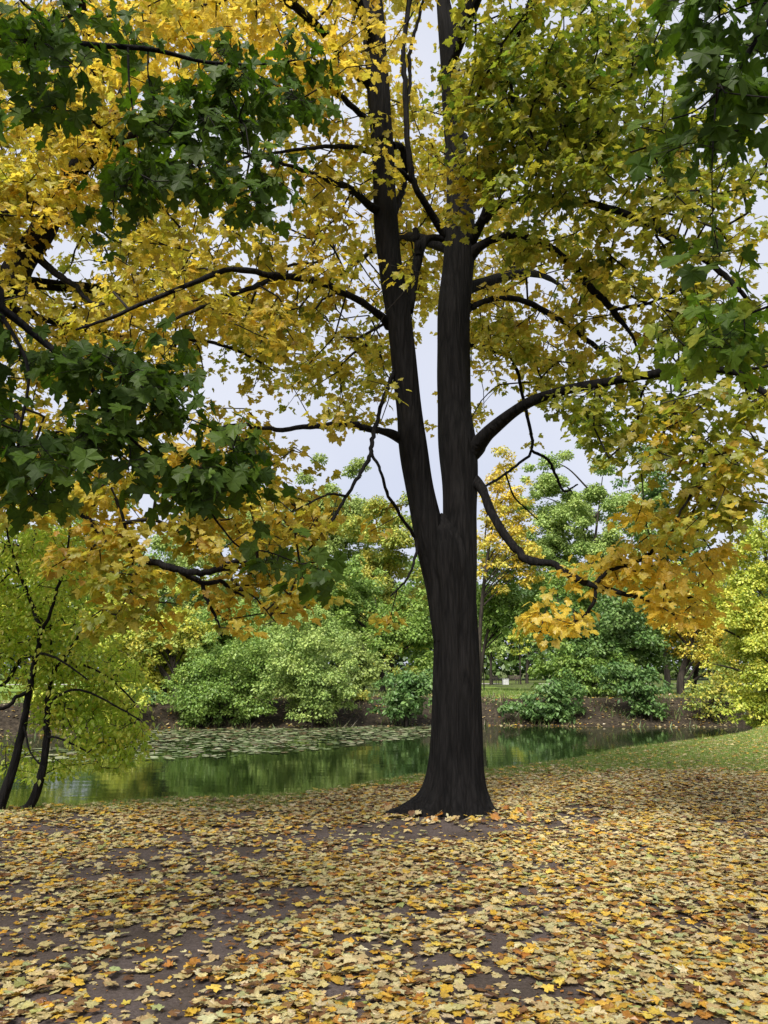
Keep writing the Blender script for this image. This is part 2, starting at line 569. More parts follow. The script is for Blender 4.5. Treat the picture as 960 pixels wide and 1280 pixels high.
class Tree:
    def __init__(self, name, label, base, group=None, bark=M_BARK, twig=M_TWIG, leaf=M_LEAF, seed=1):
        self.root = thing(name, label, 'tree', base, group)
        self.bark, self.twig, self.leaf = bark, twig, leaf
        self.nodes, self.nrad = [], []
        self.cl, self.cpal, self.csz, self.cspread, self.ck = [], [], [], [], []
        self.r = np.random.default_rng(seed)
        self.seed = seed

    def path(self, pts, n_per=6, wig=0.004):
        """pts: (px, py, width px, Y)"""
        q = []
        for px, py, w, Y in pts:
            q.append((*P(px, py, Y), 0.5 * w * MPP(px, py, Y)))
        q = catmull(q, n_per)
        q[:, 3] *= .94
        jit = self.r.normal(0, 1, (len(q), 3)) * np.minimum(wig, q[:, 3:4] * 0.25)
        jit[q[:, 3] > .045] = 0
        q[:, :3] += jit
        q[:, 3] = np.maximum(q[:, 3], 0.0025)
        return q

    def limb(self, pts, name='limb', sides=10, n_per=6, nodes=True, mb=None, rough=0.07, flare=None, wig=0.006, world=False):
        q = catmull(np.array(pts, float), n_per) if world else self.path(pts, n_per, wig)
        own = mb is None
        if own:
            mb = MB()
        self.seed += 1
        tube(mb, q[:, :3], q[:, 3], sides, rough, flare, seed=self.seed)
        if nodes:
            self.nodes.append(q[:, :3])
            self.nrad.append(q[:, 3])
        if own:
            return mb.build(name, self.bark, self.root)
        return q

    def fill(self, px, py, rx, ry, Y0, Y1, lai, pal, size=0.088, k=15, spread=0.23, gaps=()):
        """leaf sprays through an ellipsoid of the crown; lai = leaf layers"""
        r = self.r
        Ym = 0.5 * (Y0 + Y1)
        per = k * size * size * 0.48 / MPP(px, py, Ym) ** 2
        n = max(2, int(pi * rx * ry * lai * LAI / per))
        for _ in range(n):
            a, d = r.uniform(0, 2 * pi), math.sqrt(r.uniform(0, 1)) * (1 + 0.12 * r.normal())
            x, y = px + rx * d * math.cos(a), py + ry * d * math.sin(a)
            skip = False
            for gx_, gy_, grx, gry, pr_ in gaps:
                if ((x - gx_) / grx) ** 2 + ((y - gy_) / gry) ** 2 < 1 and r.uniform() < pr_:
                    skip = True
            if skip:
                continue
            c = P(x, y, r.uniform(Y0, Y1))
            if c[2] < 0.35:
                continue
            self.cl.append(c)
            self.cpal.append(pal)
            self.csz.append(size)
            self.cspread.append(spread)
            self.ck.append(k)

    def grow(self, shape='maple', r0=0.0044, petiole=False, droop=(5, 75), curl=0.12, step=0.28):
        r = self.r
        C = np.array(self.cl)
        sk = np.concatenate(self.nodes)
        skr = np.concatenate(self.nrad)
        n0 = len(sk)
        cap = n0 + len(C) * 30
        pool = np.zeros((cap, 3))
        pool[:n0] = sk
        par = np.full(cap, -1)
        n = n0
        dist = np.empty(len(C))
        for i0 in range(0, len(C), 500):
            dist[i0:i0 + 500] = np.sqrt(((C[i0:i0 + 500, None] - sk[None]) ** 2).sum(-1)).min(1)
        cdir = np.zeros_like(C)
        for ci in np.argsort(dist):
            c = C[ci]
            d2 = ((pool[:n] - c) ** 2).sum(1)
            j = int(np.argmin(d2))
            L = math.sqrt(d2[j])
            m = max(1, int(L / step))
            prev = j
            p0 = pool[j].copy()
            bow = r.normal(0, 0.10, 3) * L * 0.5
            bow[2] += 0.10 * L
            for s in range(1, m + 1):
                t = s / m
                p = p0 + (c - p0) * t + bow * (4 * t * (1 - t)) * 0.6
                if s < m:
                    p = p + r.normal(0, 0.018, 3)
                if n < cap:
                    pool[n] = p
                    par[n] = prev
                    prev = n
                    n += 1
            cdir[ci] = unit(pool[prev] - pool[par[prev]] if par[prev] >= 0 else c - p0)
        cnt = np.ones(n)
        for i in range(n - 1, n0 - 1, -1):
            if par[i] >= n0:
                cnt[par[i]] += cnt[i]
        rad = np.minimum(r0 * cnt ** 0.36, 0.03)
        ch = np.arange(n0, n)
        pa = par[ch]
        ra = np.where(pa >= n0, rad[np.maximum(pa, 0)], np.minimum(rad[ch] * 1.15, 0.03))
        tw = MB()
        edges_tubes(tw, pool[pa], pool[ch], ra, rad[ch], 4)
        # leaves
        lb = MB()
        K = np.array(self.ck)
        idx = np.repeat(np.arange(len(C)), K)
        n_ = len(idx)
        sp = np.array(self.cspread)[idx][:, None]
        off = unit(r.normal(0, 1, (n_, 3))) * (r.uniform(0, 1, (n_, 1)) ** 0.5) * sp
        off[:, 2] = off[:, 2] * 0.6 - 0.02
        back = r.uniform(0, 1, (n_, 1)) * 0.5 * sp
        pos = C[idx] + off - cdir[idx] * back
        outw = off + cdir[idx] * 0.10
        outw[:, 2] = 0
        outw = unit(outw + r.normal(0, 0.05, (n_, 3)) * [1, 1, 0])
        dr = np.radians(r.uniform(droop[0], droop[1], (n_, 1)))
        tip = outw * np.cos(dr) + np.array([0, 0, -1.0]) * np.sin(dr)
        nrm = np.array([0, 0, 1.0]) + r.normal(0, 0.45, (n_, 3)) + outw * 0.3
        size = np.array(self.csz)[idx] * r.uniform(0.65, 1.25, n_)
        col = np.zeros((n_, 3))
        pals = np.array(self.cpal)
        # each spray leans towards one hue of the palette
        for p in set(self.cpal):
            mk = pals[idx] == p
            cc = pick(p, mk.sum(), r)
            base = pick(p, len(C), r)[idx[mk]]
            col[mk] = 0.5 * cc + 0.5 * base
        if petiole:
            edges_tubes(tw, C[idx] - cdir[idx] * back, pos, np.full(n_, 0.0016), np.full(n_, 0.0012), 3)
        leaves(lb, pos, tip, nrm, size, col, shape, curl=curl, r=r)
        two = tw.build('twigs', self.twig, self.root)
        two.parent = lb.build('crown', self.leaf, self.root, smooth=False, color=True)


GAPS = [(537, 75, 17, 60, .95), (362, 520, 36, 36, .9), (410, 565, 42, 22, .8), (275, 455, 40, 24, .7), (455, 300, 30, 60, .55), (440, 400, 45, 40, .6),
        (660, 545, 55, 60, .85), (630, 480, 40, 50, .6), (645, 610, 35, 45, .95), (690, 345, 26, 32, .7), (630, 240, 26, 22, .8), (800, 215, 30, 18, .8), (870, 105, 30, 40, .6),
        (945, 320, 25, 35, .7), (540, 500, 18, 120, .8), (455, 590, 45, 40, .75), (440, 130, 24, 40, .5), (780, 400, 18, 40, .5), (820, 455, 20, 18, .7), (380, 245, 60, 40, .5),
        (660, 370, 24, 20, .6), (740, 600, 60, 55, .85), (575, 560, 26, 70, .5), (80, 330, 30, 28, .6), (280, 290, 40, 20, .4), (560, 700, 90, 90, .8)]

# ================= the big maple by the water
tree = Tree('maple_tree', 'large dark forked maple with yellow leaves, standing alone on leaf-strewn bank', PG(565, 1026), seed=21)
TY = 9.0


def root_flare(th, z):
    out = np.zeros_like(th)
    for ang, amp, h, w in ((188, 0.50, 0.13, 0.30), (172, .25, .2, .4), (222, 0.20, 0.22, 0.30), (268, 0.20, 0.24, 0.35), (315, 0.18, 0.22, 0.32), (352, 0.34, 0.14, 0.28), (5, .14, .25, .4), (60, 0.22, 0.24, 0.4), (125, 0.22, 0.24, 0.4)):
        d = (th - radians(ang) + pi) % (2 * pi) - pi
        out += amp * math.exp(-max(z + 0.05, 0) / h) * np.exp(-(d / w) ** 2)
    out += 0.045 * math.exp(-max(z, 0) / 0.6)
    out += 0.010 * np.sin(11 * th + 2.0 * math.sin(z * 1.3)) + 0.006 * np.sin(23 * th + 3 * math.sin(z * 0.9 + 1))
    return out


tmb = MB()
tree.limb([(566, 1060, 68, TY), (567, 1020, 68, TY), (569, 980, 66, TY), (570.5, 900, 62, TY), (570, 800, 58, TY), (567, 740, 57, TY), (562, 700, 60, TY), (557, 670, 50, TY), (553, 648, 22, TY)],
          sides=72, n_per=14, mb=tmb, rough=0.02, flare=root_flare, nodes=False)
lead1 = tree.limb([(560, 800, 40, TY), (553, 740, 42, TY), (543, 695, 42, TY), (532, 645, 40, TY - .03), (523, 600, 37, TY - .05), (515, 550, 37, TY - .1), (510, 500, 34, TY - .15), (499, 400, 33, TY - .25), (484, 300, 32, TY - .3), (479, 200, 30, TY - .3),
                   (472, 100, 30, TY - .25), (463, 0, 31, TY - .2), (452, -100, 26, TY - .2), (445, -230, 18, TY - .1), (440, -360, 8, TY)], sides=28, n_per=10, mb=tmb, rough=0.03)
lead2 = tree.limb([(575, 800, 44, TY), (574, 740, 46, TY), (574, 690, 46, TY + .02), (575, 640, 46, TY + .05), (575, 600, 47, TY + .08), (571, 550, 50, TY + .1), (568, 500, 45, TY + .15), (567, 400, 43, TY + .25), (575, 300, 41, TY + .35), (572, 220, 30, TY + .4),
                   (565, 130, 26, TY + .45), (561, 50, 26, TY + .45), (553, -10, 17, TY + .4), (548, -120, 13, TY + .4), (540, -300, 6, TY + .5)], sides=28, n_per=10, mb=tmb, rough=0.03)
tree.limb([(562, 60, 20, TY + .45), (574, 25, 17, TY + .5), (588, -15, 15, TY + .6), (605, -120, 12, TY + .8), (625, -280, 5, TY + 1)], sides=16, mb=tmb, rough=0.03)
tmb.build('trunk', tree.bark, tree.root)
T = TY
for pts in [
    [(486, 408, 13, T - .2), (474, 393, 10, T - .4), (440, 371, 9, T - .9), (395, 351, 9, T - 1.3), (345, 345, 8.5, T - 1.7), (290, 337, 7.5, T - 2.0), (230, 358, 6.5, T - 2.2), (150, 393, 5, T - 2.4), (95, 412, 3, T - 2.5)],
    [(350, 346, 7, T - 1.65), (322, 357, 7, T - 1.8), (285, 370, 6, T - 1.9), (245, 387, 5, T - 2.2), (195, 408, 3, T - 2.4)],
    [(350, 345, 5, T - 1.6), (362, 332, 4, T - 1.5), (395, 328, 3, T - 1.3), (420, 315, 2, T - 1)],
    [(500, 548, 16, T - .1), (486, 541, 11, T - .3), (465, 537, 8.5, T - .6), (435, 530, 8.5, T - .9), (395, 533, 7.5, T - 1.2), (345, 537, 6, T - 1.5), (300, 530, 4, T - 1.8), (255, 540, 2.5, T - 2)],
    [(496, 455, 7, T - .2), (486, 480, 6, T - .35), (474, 515, 5.5, T - .6), (466, 545, 6, T - .8), (463, 568, 6, T - .9), (450, 592, 5, T - 1.1), (432, 622, 4.5, T - 1.3), (412, 655, 3.5, T - 1.5), (385, 688, 2.5, T - 1.7)],
    [(464, 566, 4.5, T - .9), (475, 588, 4, T - .9), (486, 620, 4.5, T - .7), (503, 648, 4.5, T - .45), (520, 676, 5, T - .2), (517, 705, 3.5, T - .4), (505, 728, 3, T - .6), (488, 745, 2, T - .8)],
    [(432, 620, 3.5, T - 1.3), (410, 618, 3, T - 1.4), (385, 630, 2.5, T - 1.6), (365, 640, 1.8, T - 1.8)],
    [(480, 268, 15, T - .3), (462, 257, 11, T - .5), (440, 237, 10, T - .9), (415, 226, 8, T - 1.4), (385, 214, 6, T - 1.8), (340, 200, 4, T - 2.1), (300, 190, 3, T - 2.4)],
    [(478, 196, 12, T - .3), (462, 189, 8, T - .5), (435, 184, 7, T - .9), (400, 184, 5, T - 1.4), (350, 190, 4, T - 1.8), (290, 200, 3, T - 2)],
    [(474, 158, 11, T - .3), (455, 146, 8, T - .5), (425, 120, 8, T - .9), (400, 98, 6, T - 1.3), (370, 70, 4, T - 1.8)],
    [(470, 110, 17, T - .25), (452, 96, 15, T - .4), (430, 72, 14, T - .8), (405, 42, 12, T - 1.2), (378, 16, 11, T - 1.6), (345, -10, 10, T - 2), (280, -60, 7, T - 2.4), (180, -130, 4, T - 2.8)],
    [(565, 300, 16, T + .35), (552, 288, 11, T + .3), (535, 260, 9.5, T + .1), (519, 232, 8.5, T - .05), (512, 200, 8, T - .1), (508, 150, 7.5, T - .1), (506, 100, 7, T - .1), (504, 60, 6.5, T - .1), (512, 0, 6, T), (520, -80, 5, T), (522, -200, 3, T)],
    [(509, 130, 5, T - .1), (513, 100, 5, T), (512, 70, 5, T), (520, 35, 4.5, T + .1), (530, -5, 4, T + .1)],
    [(520, 232, 7, T), (508, 220, 7, T - .1), (494, 211, 7, T - .25)],
    [(511, 390, 13, T - .1), (515, 365, 12, T - .02), (520, 335, 12, T + .1), (527, 308, 12, T + .2), (538, 297, 9, T + .3), (556, 299, 9, T + .35)],
    [(523, 320, 9, T + .1), (521, 300, 9, T + .1), (519, 286, 8, T + .1)],
    [(490, 182, 10, T - .3), (502, 184, 9, T - .1), (506, 205, 9, T), (504, 230, 9, T + .1), (499, 250, 8, T - .1), (494, 268, 7, T - .25)],
    [(582, 316, 17, T + .35), (595, 290, 14, T + .15), (606, 268, 12, T - .05), (612, 245, 11, T - .15), (614, 205, 11, T - .3), (622, 155, 12, T - .5), (632, 100, 12, T - .8), (645, 55, 11, T - 1.1), (663, 5, 11, T - 1.4), (690, -80, 8, T - 1.8), (720, -200, 4, T - 2)],
    [(613, 215, 8, T - .3), (640, 205, 8, T - .5), (668, 190, 7, T - .9), (700, 165, 4, T - 1.3), (730, 140, 3, T - 1.6)],
    [(604, 276, 14, T), (618, 260, 11, T - .1), (640, 250, 9, T - .3), (680, 246, 8, T - .7), (730, 252, 9, T - 1), (790, 270, 9, T - 1.3), (845, 300, 9, T - 1.5), (895, 335, 8, T - 1.7), (925, 365, 6, T - 1.8), (980, 420, 4, T - 2)],
    [(585, 322, 18, T + .3), (600, 308, 13, T + .2), (622, 297, 11, T + .1), (650, 295, 10, T - .1), (690, 311, 9.5, T - .3), (715, 332, 9, T - .4), (742, 363, 9, T - .5), (765, 387, 9, T - .6), (790, 420, 4, T - .8), (800, 450, 3, T - .9)],
    [(712, 328, 5, T - .4), (740, 345, 4.5, T - .5), (770, 360, 4, T - .7), (800, 375, 3.5, T - .8), (840, 390, 3, T - 1)],
    [(765, 387, 5, T - .6), (790, 383, 5, T - .7), (815, 378, 4, T - .8), (850, 360, 3, T - 1)],
    [(582, 388, 12, T + .3), (598, 380, 8, T + .4), (625, 373, 7.5, T + .6), (660, 378, 8, T + .8), (705, 403, 8, T + 1), (740, 430, 7, T + 1.1), (775, 460, 5, T + 1.2), (800, 490, 3, T + 1.3)],
    [(580, 430, 8, T + .3), (598, 434, 5.5, T + .5), (625, 440, 5, T + .8), (642, 452, 5, T + .9), (652, 490, 4.5, T + 1), (660, 525, 4.5, T + 1), (665, 563, 4, T + 1), (645, 582, 3.5, T + .9), (620, 600, 3.5, T + .7), (606, 608, 3.5, T + .4)],
    [(665, 563, 4, T + 1), (685, 575, 4, T + 1), (695, 595, 4, T + 1.1), (706, 614, 3, T + 1.1), (722, 605, 2, T + 1.2)],
    [(632, 590, 2.5, T + .8), (642, 620, 2.5, T + .9), (660, 638, 2, T + 1), (672, 650, 1.5, T + 1.1)],
    [(640, 455, 3, T + .9), (655, 450, 2.5, T + 1), (668, 453, 2, T + 1.1)],
    [(576, 576, 26, T + .1), (592, 562, 29, T + .03), (599, 554, 23, T - .05), (612, 540, 18, T - .2), (640, 516, 15.5, T - .5), (668, 500, 14, T - .8), (705, 488, 13, T - 1.1), (750, 479, 12, T - 1.4), (800, 470, 11.5, T - 1.7), (845, 462, 10.5, T - 1.9), (885, 461, 9, T - 2.1), (920, 466, 9, T - 2.3), (955, 490, 8, T - 2.5), (1010, 520, 5, T - 2.7), (1080, 560, 3, T - 3)],
    [(840, 463, 6, T - 1.9), (860, 480, 5, T - 2), (842, 512, 5, T - 1.9), (868, 545, 5, T - 2), (881, 583, 5, T - 2), (865, 615, 4, T - 2), (845, 650, 2.5, T - 2)],
    [(905, 463, 5, T - 2.2), (935, 462, 4, T - 2.3), (970, 455, 3, T - 2.5)],
    [(812, 470, 4, T - 1.7), (800, 500, 3.5, T - 1.7), (795, 535, 3, T - 1.8), (775, 560, 2, T - 1.8)],
    [(568, 583, 12, T + .1), (590, 599, 17, T + .03), (600, 607, 14, T - .1), (607, 622, 12, T - .25), (614, 640, 12, T - .35), (628, 664, 11.5, T - .5), (648, 690, 11, T - .7), (664, 701, 11, T - .8), (690, 704, 9.5, T - .9), (718, 722, 9, T - 1), (745, 733, 8, T - 1.1), (790, 745, 6, T - 1.2), (830, 753, 4, T - 1.3), (868, 746, 3, T - 1.4)],
    [(742, 732, 6, T - 1.1), (762, 714, 5.5, T - 1.1), (800, 700, 5, T - 1.1), (824, 681, 4, T - 1.1), (850, 652, 3, T - 1.2)],
    [(745, 733, 5, T - 1.1), (740, 758, 5, T - 1.1), (718, 777, 4.5, T - 1), (692, 787, 3.5, T - 1), (668, 790, 2.5, T - .9)],
]:
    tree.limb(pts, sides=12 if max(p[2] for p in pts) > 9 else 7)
# back and front limbs of the round crown, hidden or half hidden among leaves
for w in [
    [(.95, 9.3, 7.0, .09), (0.2, 11, 8.2, .06), (-.6, 13, 8.8, .03), (-1.2, 14.2, 9, .012)],
    [(.95, 9.3, 6.4, .09), (2.2, 11, 7.6, .06), (3.2, 12.8, 8.3, .03), (3.8, 14, 8.5, .012)],
    [(.98, 9.42, 8.6, .07), (1.3, 11, 10, .04), (1.6, 12.6, 10.8, .012)],
    [(-.12, 8.78, 9.5, .07), (-.8, 7.2, 10.6, .05), (-1.3, 5.6, 11, .03), (-1.6, 4.2, 11, .012)],
    [(.9, 9.44, 9.8, .06), (1.8, 7.4, 11, .05), (2.4, 5.6, 11.4, .03), (2.6, 4.4, 11.2, .012)],
]:
    tree.limb(w, sides=8, world=True)
g = GAPS
for args in [
    (300, 320, 180, 110, 6.8, 9.5, 1.15, 'Y'), (230, 400, 150, 60, 6.6, 8.5, 0.8, 'Y'), (420, 180, 80, 120, 7.5, 11.5, .8, 'Y'), (330, 40, 170, 90, 6.4, 10, 1.7, 'B'), (200, 60, 110, 80, 6.2, 9, 1.0, 'B'),
    (520, 180, 60, 190, 10.5, 14.5, .9, 'Y'), (380, 430, 110, 75, 8, 13.5, 1.1, 'YG'), (420, 440, 60, 90, 10, 13.5, .7, 'YG'), (640, 470, 55, 65, 9.5, 12.5, .5, 'YG'), (330, 440, 90, 40, 9, 13, .5, 'YG'), (330, 520, 90, 60, 7, 9, .5, 'Y'), (280, 560, 110, 60, 6.8, 9, 1.0, 'Y'),
    (455, 480, 35, 70, 8, 10, .6, 'Y'), (470, 350, 50, 120, 10, 14, .5, 'Y'), (600, 450, 80, 140, 11, 15, .6, 'Y'), (570, 310, 100, 130, 10.5, 14.5, .8, 'Y'), (690, 360, 80, 90, 10, 13, .6, 'Y'), (440, 300, 70, 110, 10.5, 14, .5, 'Y'),
    (635, 120, 80, 100, 6.6, 8.2, 1.9, 'OL'), (596, 180, 36, 90, 7.2, 8.2, 1.4, 'YG'), (578, 250, 18, 50, 7.6, 8.3, 1.4, 'YG'), (700, 60, 110, 80, 6.2, 9, 1.3, 'OL'),
    (760, 130, 110, 110, 6.2, 9.5, 1.6, 'OL'), (690, 200, 90, 70, 6.8, 8.5, 1.4, 'OL'), (720, 300, 100, 80, 7.2, 10.5, 1.1, 'YG'), (850, 290, 100, 100, 6.2, 9, 1.4, 'YG'), (880, 180, 90, 80, 6.5, 9, 1.0, 'OL'),
    (760, 420, 90, 60, 8, 11, .9, 'Y'), (680, 460, 70, 60, 8.5, 11, .8, 'YG'), (790, 530, 95, 75, 6.8, 8.4, 1.7, 'OL'), (720, 540, 60, 50, 7.5, 9, 1.0, 'OL'),
    (890, 560, 85, 85, 6, 8, 1.9, 'OO'), (900, 430, 80, 70, 6.2, 8.2, 1.6, 'OL'), (640, 400, 50, 60, 9, 12, .7, 'Y'), (620, 440, 50, 60, 9, 10.5, .5, 'YG'),
    (830, 680, 85, 45, 7.3, 8.3, 1.4, 'B'), (860, 735, 62, 42, 7.2, 8, 1.4, 'B'), (770, 715, 60, 36, 7.5, 8.3, .9, 'B'), (700, 770, 36, 34, 7.7, 8.4, 1.7, 'B'), (735, 720, 30, 26, 7.7, 8.3, .9, 'B'), (890, 640, 55, 45, 6.8, 8, 1.7, 'OO'), (810, 615, 40, 36, 6.9, 8, .6, 'OO'),
    (470, 690, 50, 50, 8, 9, .35, 'O'), (500, 770, 40, 20, 8.4, 9, .3, 'Y'), (440, 620, 50, 50, 7.6, 9, .3, 'Y'),
    (300, -120, 330, 110, 5, 11, .9, 'Y'), (720, -120, 300, 120, 5, 11, .9, 'YG'), (1060, 350, 90, 330, 5.5, 9, .8, 'YG'), (500, -80, 200, 80, 8, 13, .7, 'Y'),
]:
    tree.fill(*args, gaps=g)
tree.grow()

# ================= yellow maple leaning in from the left
lm = Tree('maple_tree', 'thick leaning yellow maple at the left, its trunk half hidden by leaves', (-6.6, 8.2, float(ground_z(-6.6, 8.2))), seed=33)
tb = MB()
lm.limb([(-6.6, 8.2, -0.2, .36), (-6.55, 8.2, .5, .29), (-6.2, 8.3, 2.2, .25), (-5.5, 8.45, 4.2, .22)] + [(*P(0, 372, 8.6), .19), (*P(28, 325, 8.7), .165), (*P(52, 290, 8.75), .15), (*P(80, 235, 8.9), .13), (*P(110, 190, 9.1), .09), (*P(140, 150, 9.3), .07), (*P(170, 60, 9.6), .05), (*P(200, -80, 10), .02)],
        sides=26, n_per=9, mb=tb, world=True, rough=.04, flare=lambda th, z: (0.18 * math.exp(-max(z, 0) / .25) * (1 + .5 * np.sin(5 * th))))
tb.build('trunk', lm.bark, lm.root)
Q = 8.8
for pts in [
    [(75, 255, 16, Q), (60, 252, 12, Q - .2), (35, 258, 10, Q - .5), (8, 266, 8, Q - .8), (-60, 280, 5, Q - 1)],
    [(88, 222, 18, Q + .1), (105, 208, 17, Q), (120, 195, 15, Q - .1), (140, 182, 13, Q - .2), (175, 165, 8, Q - .4), (215, 150, 5, Q - .6)],
    [(40, 305, 14, Q), (52, 326, 11, Q - .1), (75, 345, 9, Q - .3), (95, 358, 7, Q - .5), (106, 372, 5, Q - .6), (128, 380, 4, Q - .8), (160, 362, 3, Q - 1)],
    [(-60, 420, 11, Q - .2), (0, 490, 9, Q - .4), (60, 590, 8, Q - .6), (120, 660, 8, Q - .9), (170, 694, 8.5, Q - 1.2), (205, 707, 9.5, Q - 1.5), (240, 716, 9, Q - 1.5), (272, 712, 8.5, Q - 1.5), (295, 702, 8, Q - 1.5), (316, 706, 4, Q - 1.5)],
    [(222, 711, 9, Q - 1.5), (240, 722, 8, Q - 1.4), (256, 729, 6.5, Q - 1.4), (275, 727, 6, Q - 1.4), (290, 738, 4, Q - 1.3), (305, 745, 2.5, Q - 1.3)],
    [(253, 728, 6, Q - 1.4), (258, 748, 5, Q - 1.4), (268, 768, 4, Q - 1.4), (275, 784, 2.5, Q - 1.4)],
    [(290, 738, 2.5, Q - 1.3), (310, 740, 2.5, Q - 1.2), (330, 760, 2, Q - 1.2), (345, 778, 1.5, Q - 1.2)],
    [(150, 632, 4, Q - 1.5), (158, 665, 4, Q - 1.5), (166, 700, 3, Q - 1.5), (163, 740, 2, Q - 1.5)],
    [(110, 130, 10, Q + .3), (150, 185, 6, Q), (105, 140, 8, Q - .5), (60, 145, 6, Q - .8), (20, 130, 4, Q - 1)],
    [(120, 195, 6, Q), (105, 165, 5, Q - .2), (68, 152, 5, Q - .4), (40, 140, 4, Q - .6), (5, 135, 3, Q - .8)],
    [(10, 385, 12, Q - .2), (60, 400, 9, Q), (120, 415, 8, Q + .3), (200, 430, 6, Q + .6), (250, 425, 5, Q + .7), (300, 440, 4, Q + .8), (345, 465, 2.5, Q + .9)],
]:
    lm.limb(pts, sides=12 if max(p[2] for p in pts) > 9 else 7)
for w in [[(-4.33, 8.77, 7.0, .08), (-4.6, 10.5, 8.2, .07), (-5, 12.3, 9, .03), (-5.2, 13.5, 9.2, .012)], [(-4.57, 8.63, 6.2, .08), (-3.4, 10.2, 6.8, .06), (-2.6, 11.8, 7.2, .03), (-2.2, 12.8, 7.3, .012)],
          [(-5, 8.5, 5.2, .1), (-7, 8.6, 6.4, .07), (-9, 8.8, 7, .03)], [(-3.8, 9.2, 8.6, .06), (-3.6, 7.4, 9.8, .04), (-3.6, 6, 10.2, .015)]]:
    lm.limb(w, sides=8, world=True)
for args in [
    (70, 90, 120, 100, 8, 13, 1.8, 'Y'), (70, 215, 80, 60, 7.6, 8.5, 1.3, 'Y'), (15, 350, 45, 50, 7.7, 8.3, 1.0, 'Y'), (110, 150, 60, 60, 7.8, 8.8, 1.0, 'Y'), (80, 210, 120, 80, 8.2, 12.5, 1.2, 'Y'), (30, 250, 60, 60, 7.6, 8.6, 1.0, 'O'), (200, 250, 120, 90, 9, 13, .7, 'Y'), (60, 420, 130, 70, 8.2, 12, 1.2, 'Y'),
    (180, 440, 110, 70, 8.4, 12.5, .9, 'Y'), (100, 560, 130, 80, 7.4, 11, 1.3, 'O'), (70, 610, 80, 60, 7.2, 8.2, 1.1, 'Y'), (200, 620, 120, 60, 7, 10, 1.2, 'Y'), (300, 640, 100, 60, 7, 9.5, 1.2, 'O'), (360, 610, 60, 60, 7.2, 9, .9, 'O'),
    (190, 700, 110, 50, 7, 8.4, 1.2, 'Y'), (150, 760, 50, 50, 7, 7.8, 1.5, 'OO'), (110, 690, 40, 50, 7, 8, 1.0, 'O'), (320, 730, 70, 40, 7, 8.4, 1.0, 'O'), (390, 720, 40, 50, 7.2, 8.2, .7, 'O'), (240, 760, 80, 40, 7.1, 8, .45, 'O'), (380, 775, 50, 20, 7.2, 8, .5, 'O'),
    (-160, 250, 150, 260, 6, 12, .8, 'Y'), (80, -100, 200, 90, 7, 12, .8, 'Y'), (-120, 560, 120, 100, 6.6, 9, .8, 'Y'), (160, 340, 100, 50, 9, 13, .8, 'YG'),
]:
    lm.fill(*args, gaps=g)
lm.grow()

# ================= green maples whose branches hang in from beside the camera
nl = Tree('maple_tree', 'dark green maple whose low leafy branches hang in from the left', (-5.6, 3.0, float(ground_z(-5.6, 3.0))), seed=44, leaf=M_DKLEAF, group=None)
tb = MB()
nl.limb([(-5.6, 3.0, -.2, .34), (-5.6, 3.0, .4, .28), (-5.55, 3.05, 2, .24), (-5.4, 3.1, 4, .2), (-5.3, 3.2, 6.5, .14), (-5.2, 3.3, 9, .05)], sides=24, n_per=8, mb=tb, world=True, rough=.04, flare=lambda th, z: 0.15 * math.exp(-max(z, 0) / .25) * (1 + .5 * np.sin(5 * th)))
tb.build('trunk', nl.bark, nl.root)
nl.limb([(-5.4, 3.1, 3.9, .09), (-4.2, 3.6, 4.9, .06)] + [(*P(-40, 40, 4.0), .036), (*P(30, 48, 4.2), .026), (*P(75, 54, 4.3), .022), (*P(110, 56, 4.4), .020), (*P(190, 62, 4.6), .016), (*P(260, 78, 4.8), .012), (*P(330, 80, 5.0), .008), (*P(390, 72, 5.1), .005)], world=True)
nl.limb([(-5.5, 3.05, 2.4, .08), (-4.2, 3.5, 3.3, .05)] + [(*P(-60, 350, 3.9), .032), (*P(5, 388, 4.0), .024), (*P(55, 428, 4.1), .02), (*P(95, 462, 4.1), .016), (*P(125, 500, 4.15), .012), (*P(150, 535, 4.2), .009), (*P(200, 580, 4.25), .008), (*P(250, 625, 4.3), .0075), (*P(276, 658, 4.35), .006), (*P(300, 684, 4.4), .0055), (*P(335, 690, 4.4), .004), (*P(375, 705, 4.45), .003)], world=True)
for w in [[(*P(0, 390, 4), .014), (*P(35, 460, 3.95), .009), (*P(25, 540, 3.9), .007), (*P(22, 590, 3.9), .005), (*P(40, 620, 3.9), .003)],
          [(*P(160, 60, 4.5), .009), (*P(162, 110, 4.5), .006), (*P(170, 160, 4.5), .005), (*P(175, 200, 4.55), .003)],
          [(*P(185, 63, 4.6), .006), (*P(186, 100, 4.6), .005), (*P(200, 150, 4.65), .003)],
          [(*P(270, 80, 4.8), .007), (*P(285, 115, 4.85), .005), (*P(300, 150, 4.9), .004), (*P(305, 200, 4.95), .003)],
          [(*P(300, 80, 4.9), .006), (*P(350, 110, 5), .004), (*P(385, 130, 5), .003)],
          [(*P(125, 500, 4.15), .008), (*P(180, 500, 4.2), .006), (*P(240, 525, 4.3), .004), (*P(300, 550, 4.4), .003)],
          [(*P(40, 50, 4.2), .012), (*P(60, 30, 4.1), .01), (*P(30, 5, 4.0), .008), (*P(0, -30, 3.9), .006)]]:
    nl.limb(w, sides=7, world=True)
nl.limb([(-5.4, 3.1, 4.4, .09), (-4.4, 2.2, 6.2, .06), (-3.2, 1.4, 7.2, .03), (-2.2, .8, 7.6, .012)], world=True)
nl.limb([(-5.4, 3.1, 4.8, .09), (-6.4, 4.6, 6.4, .06), (-7, 6, 7.2, .03)], world=True)
kw = dict(size=0.108, k=8, spread=.25)
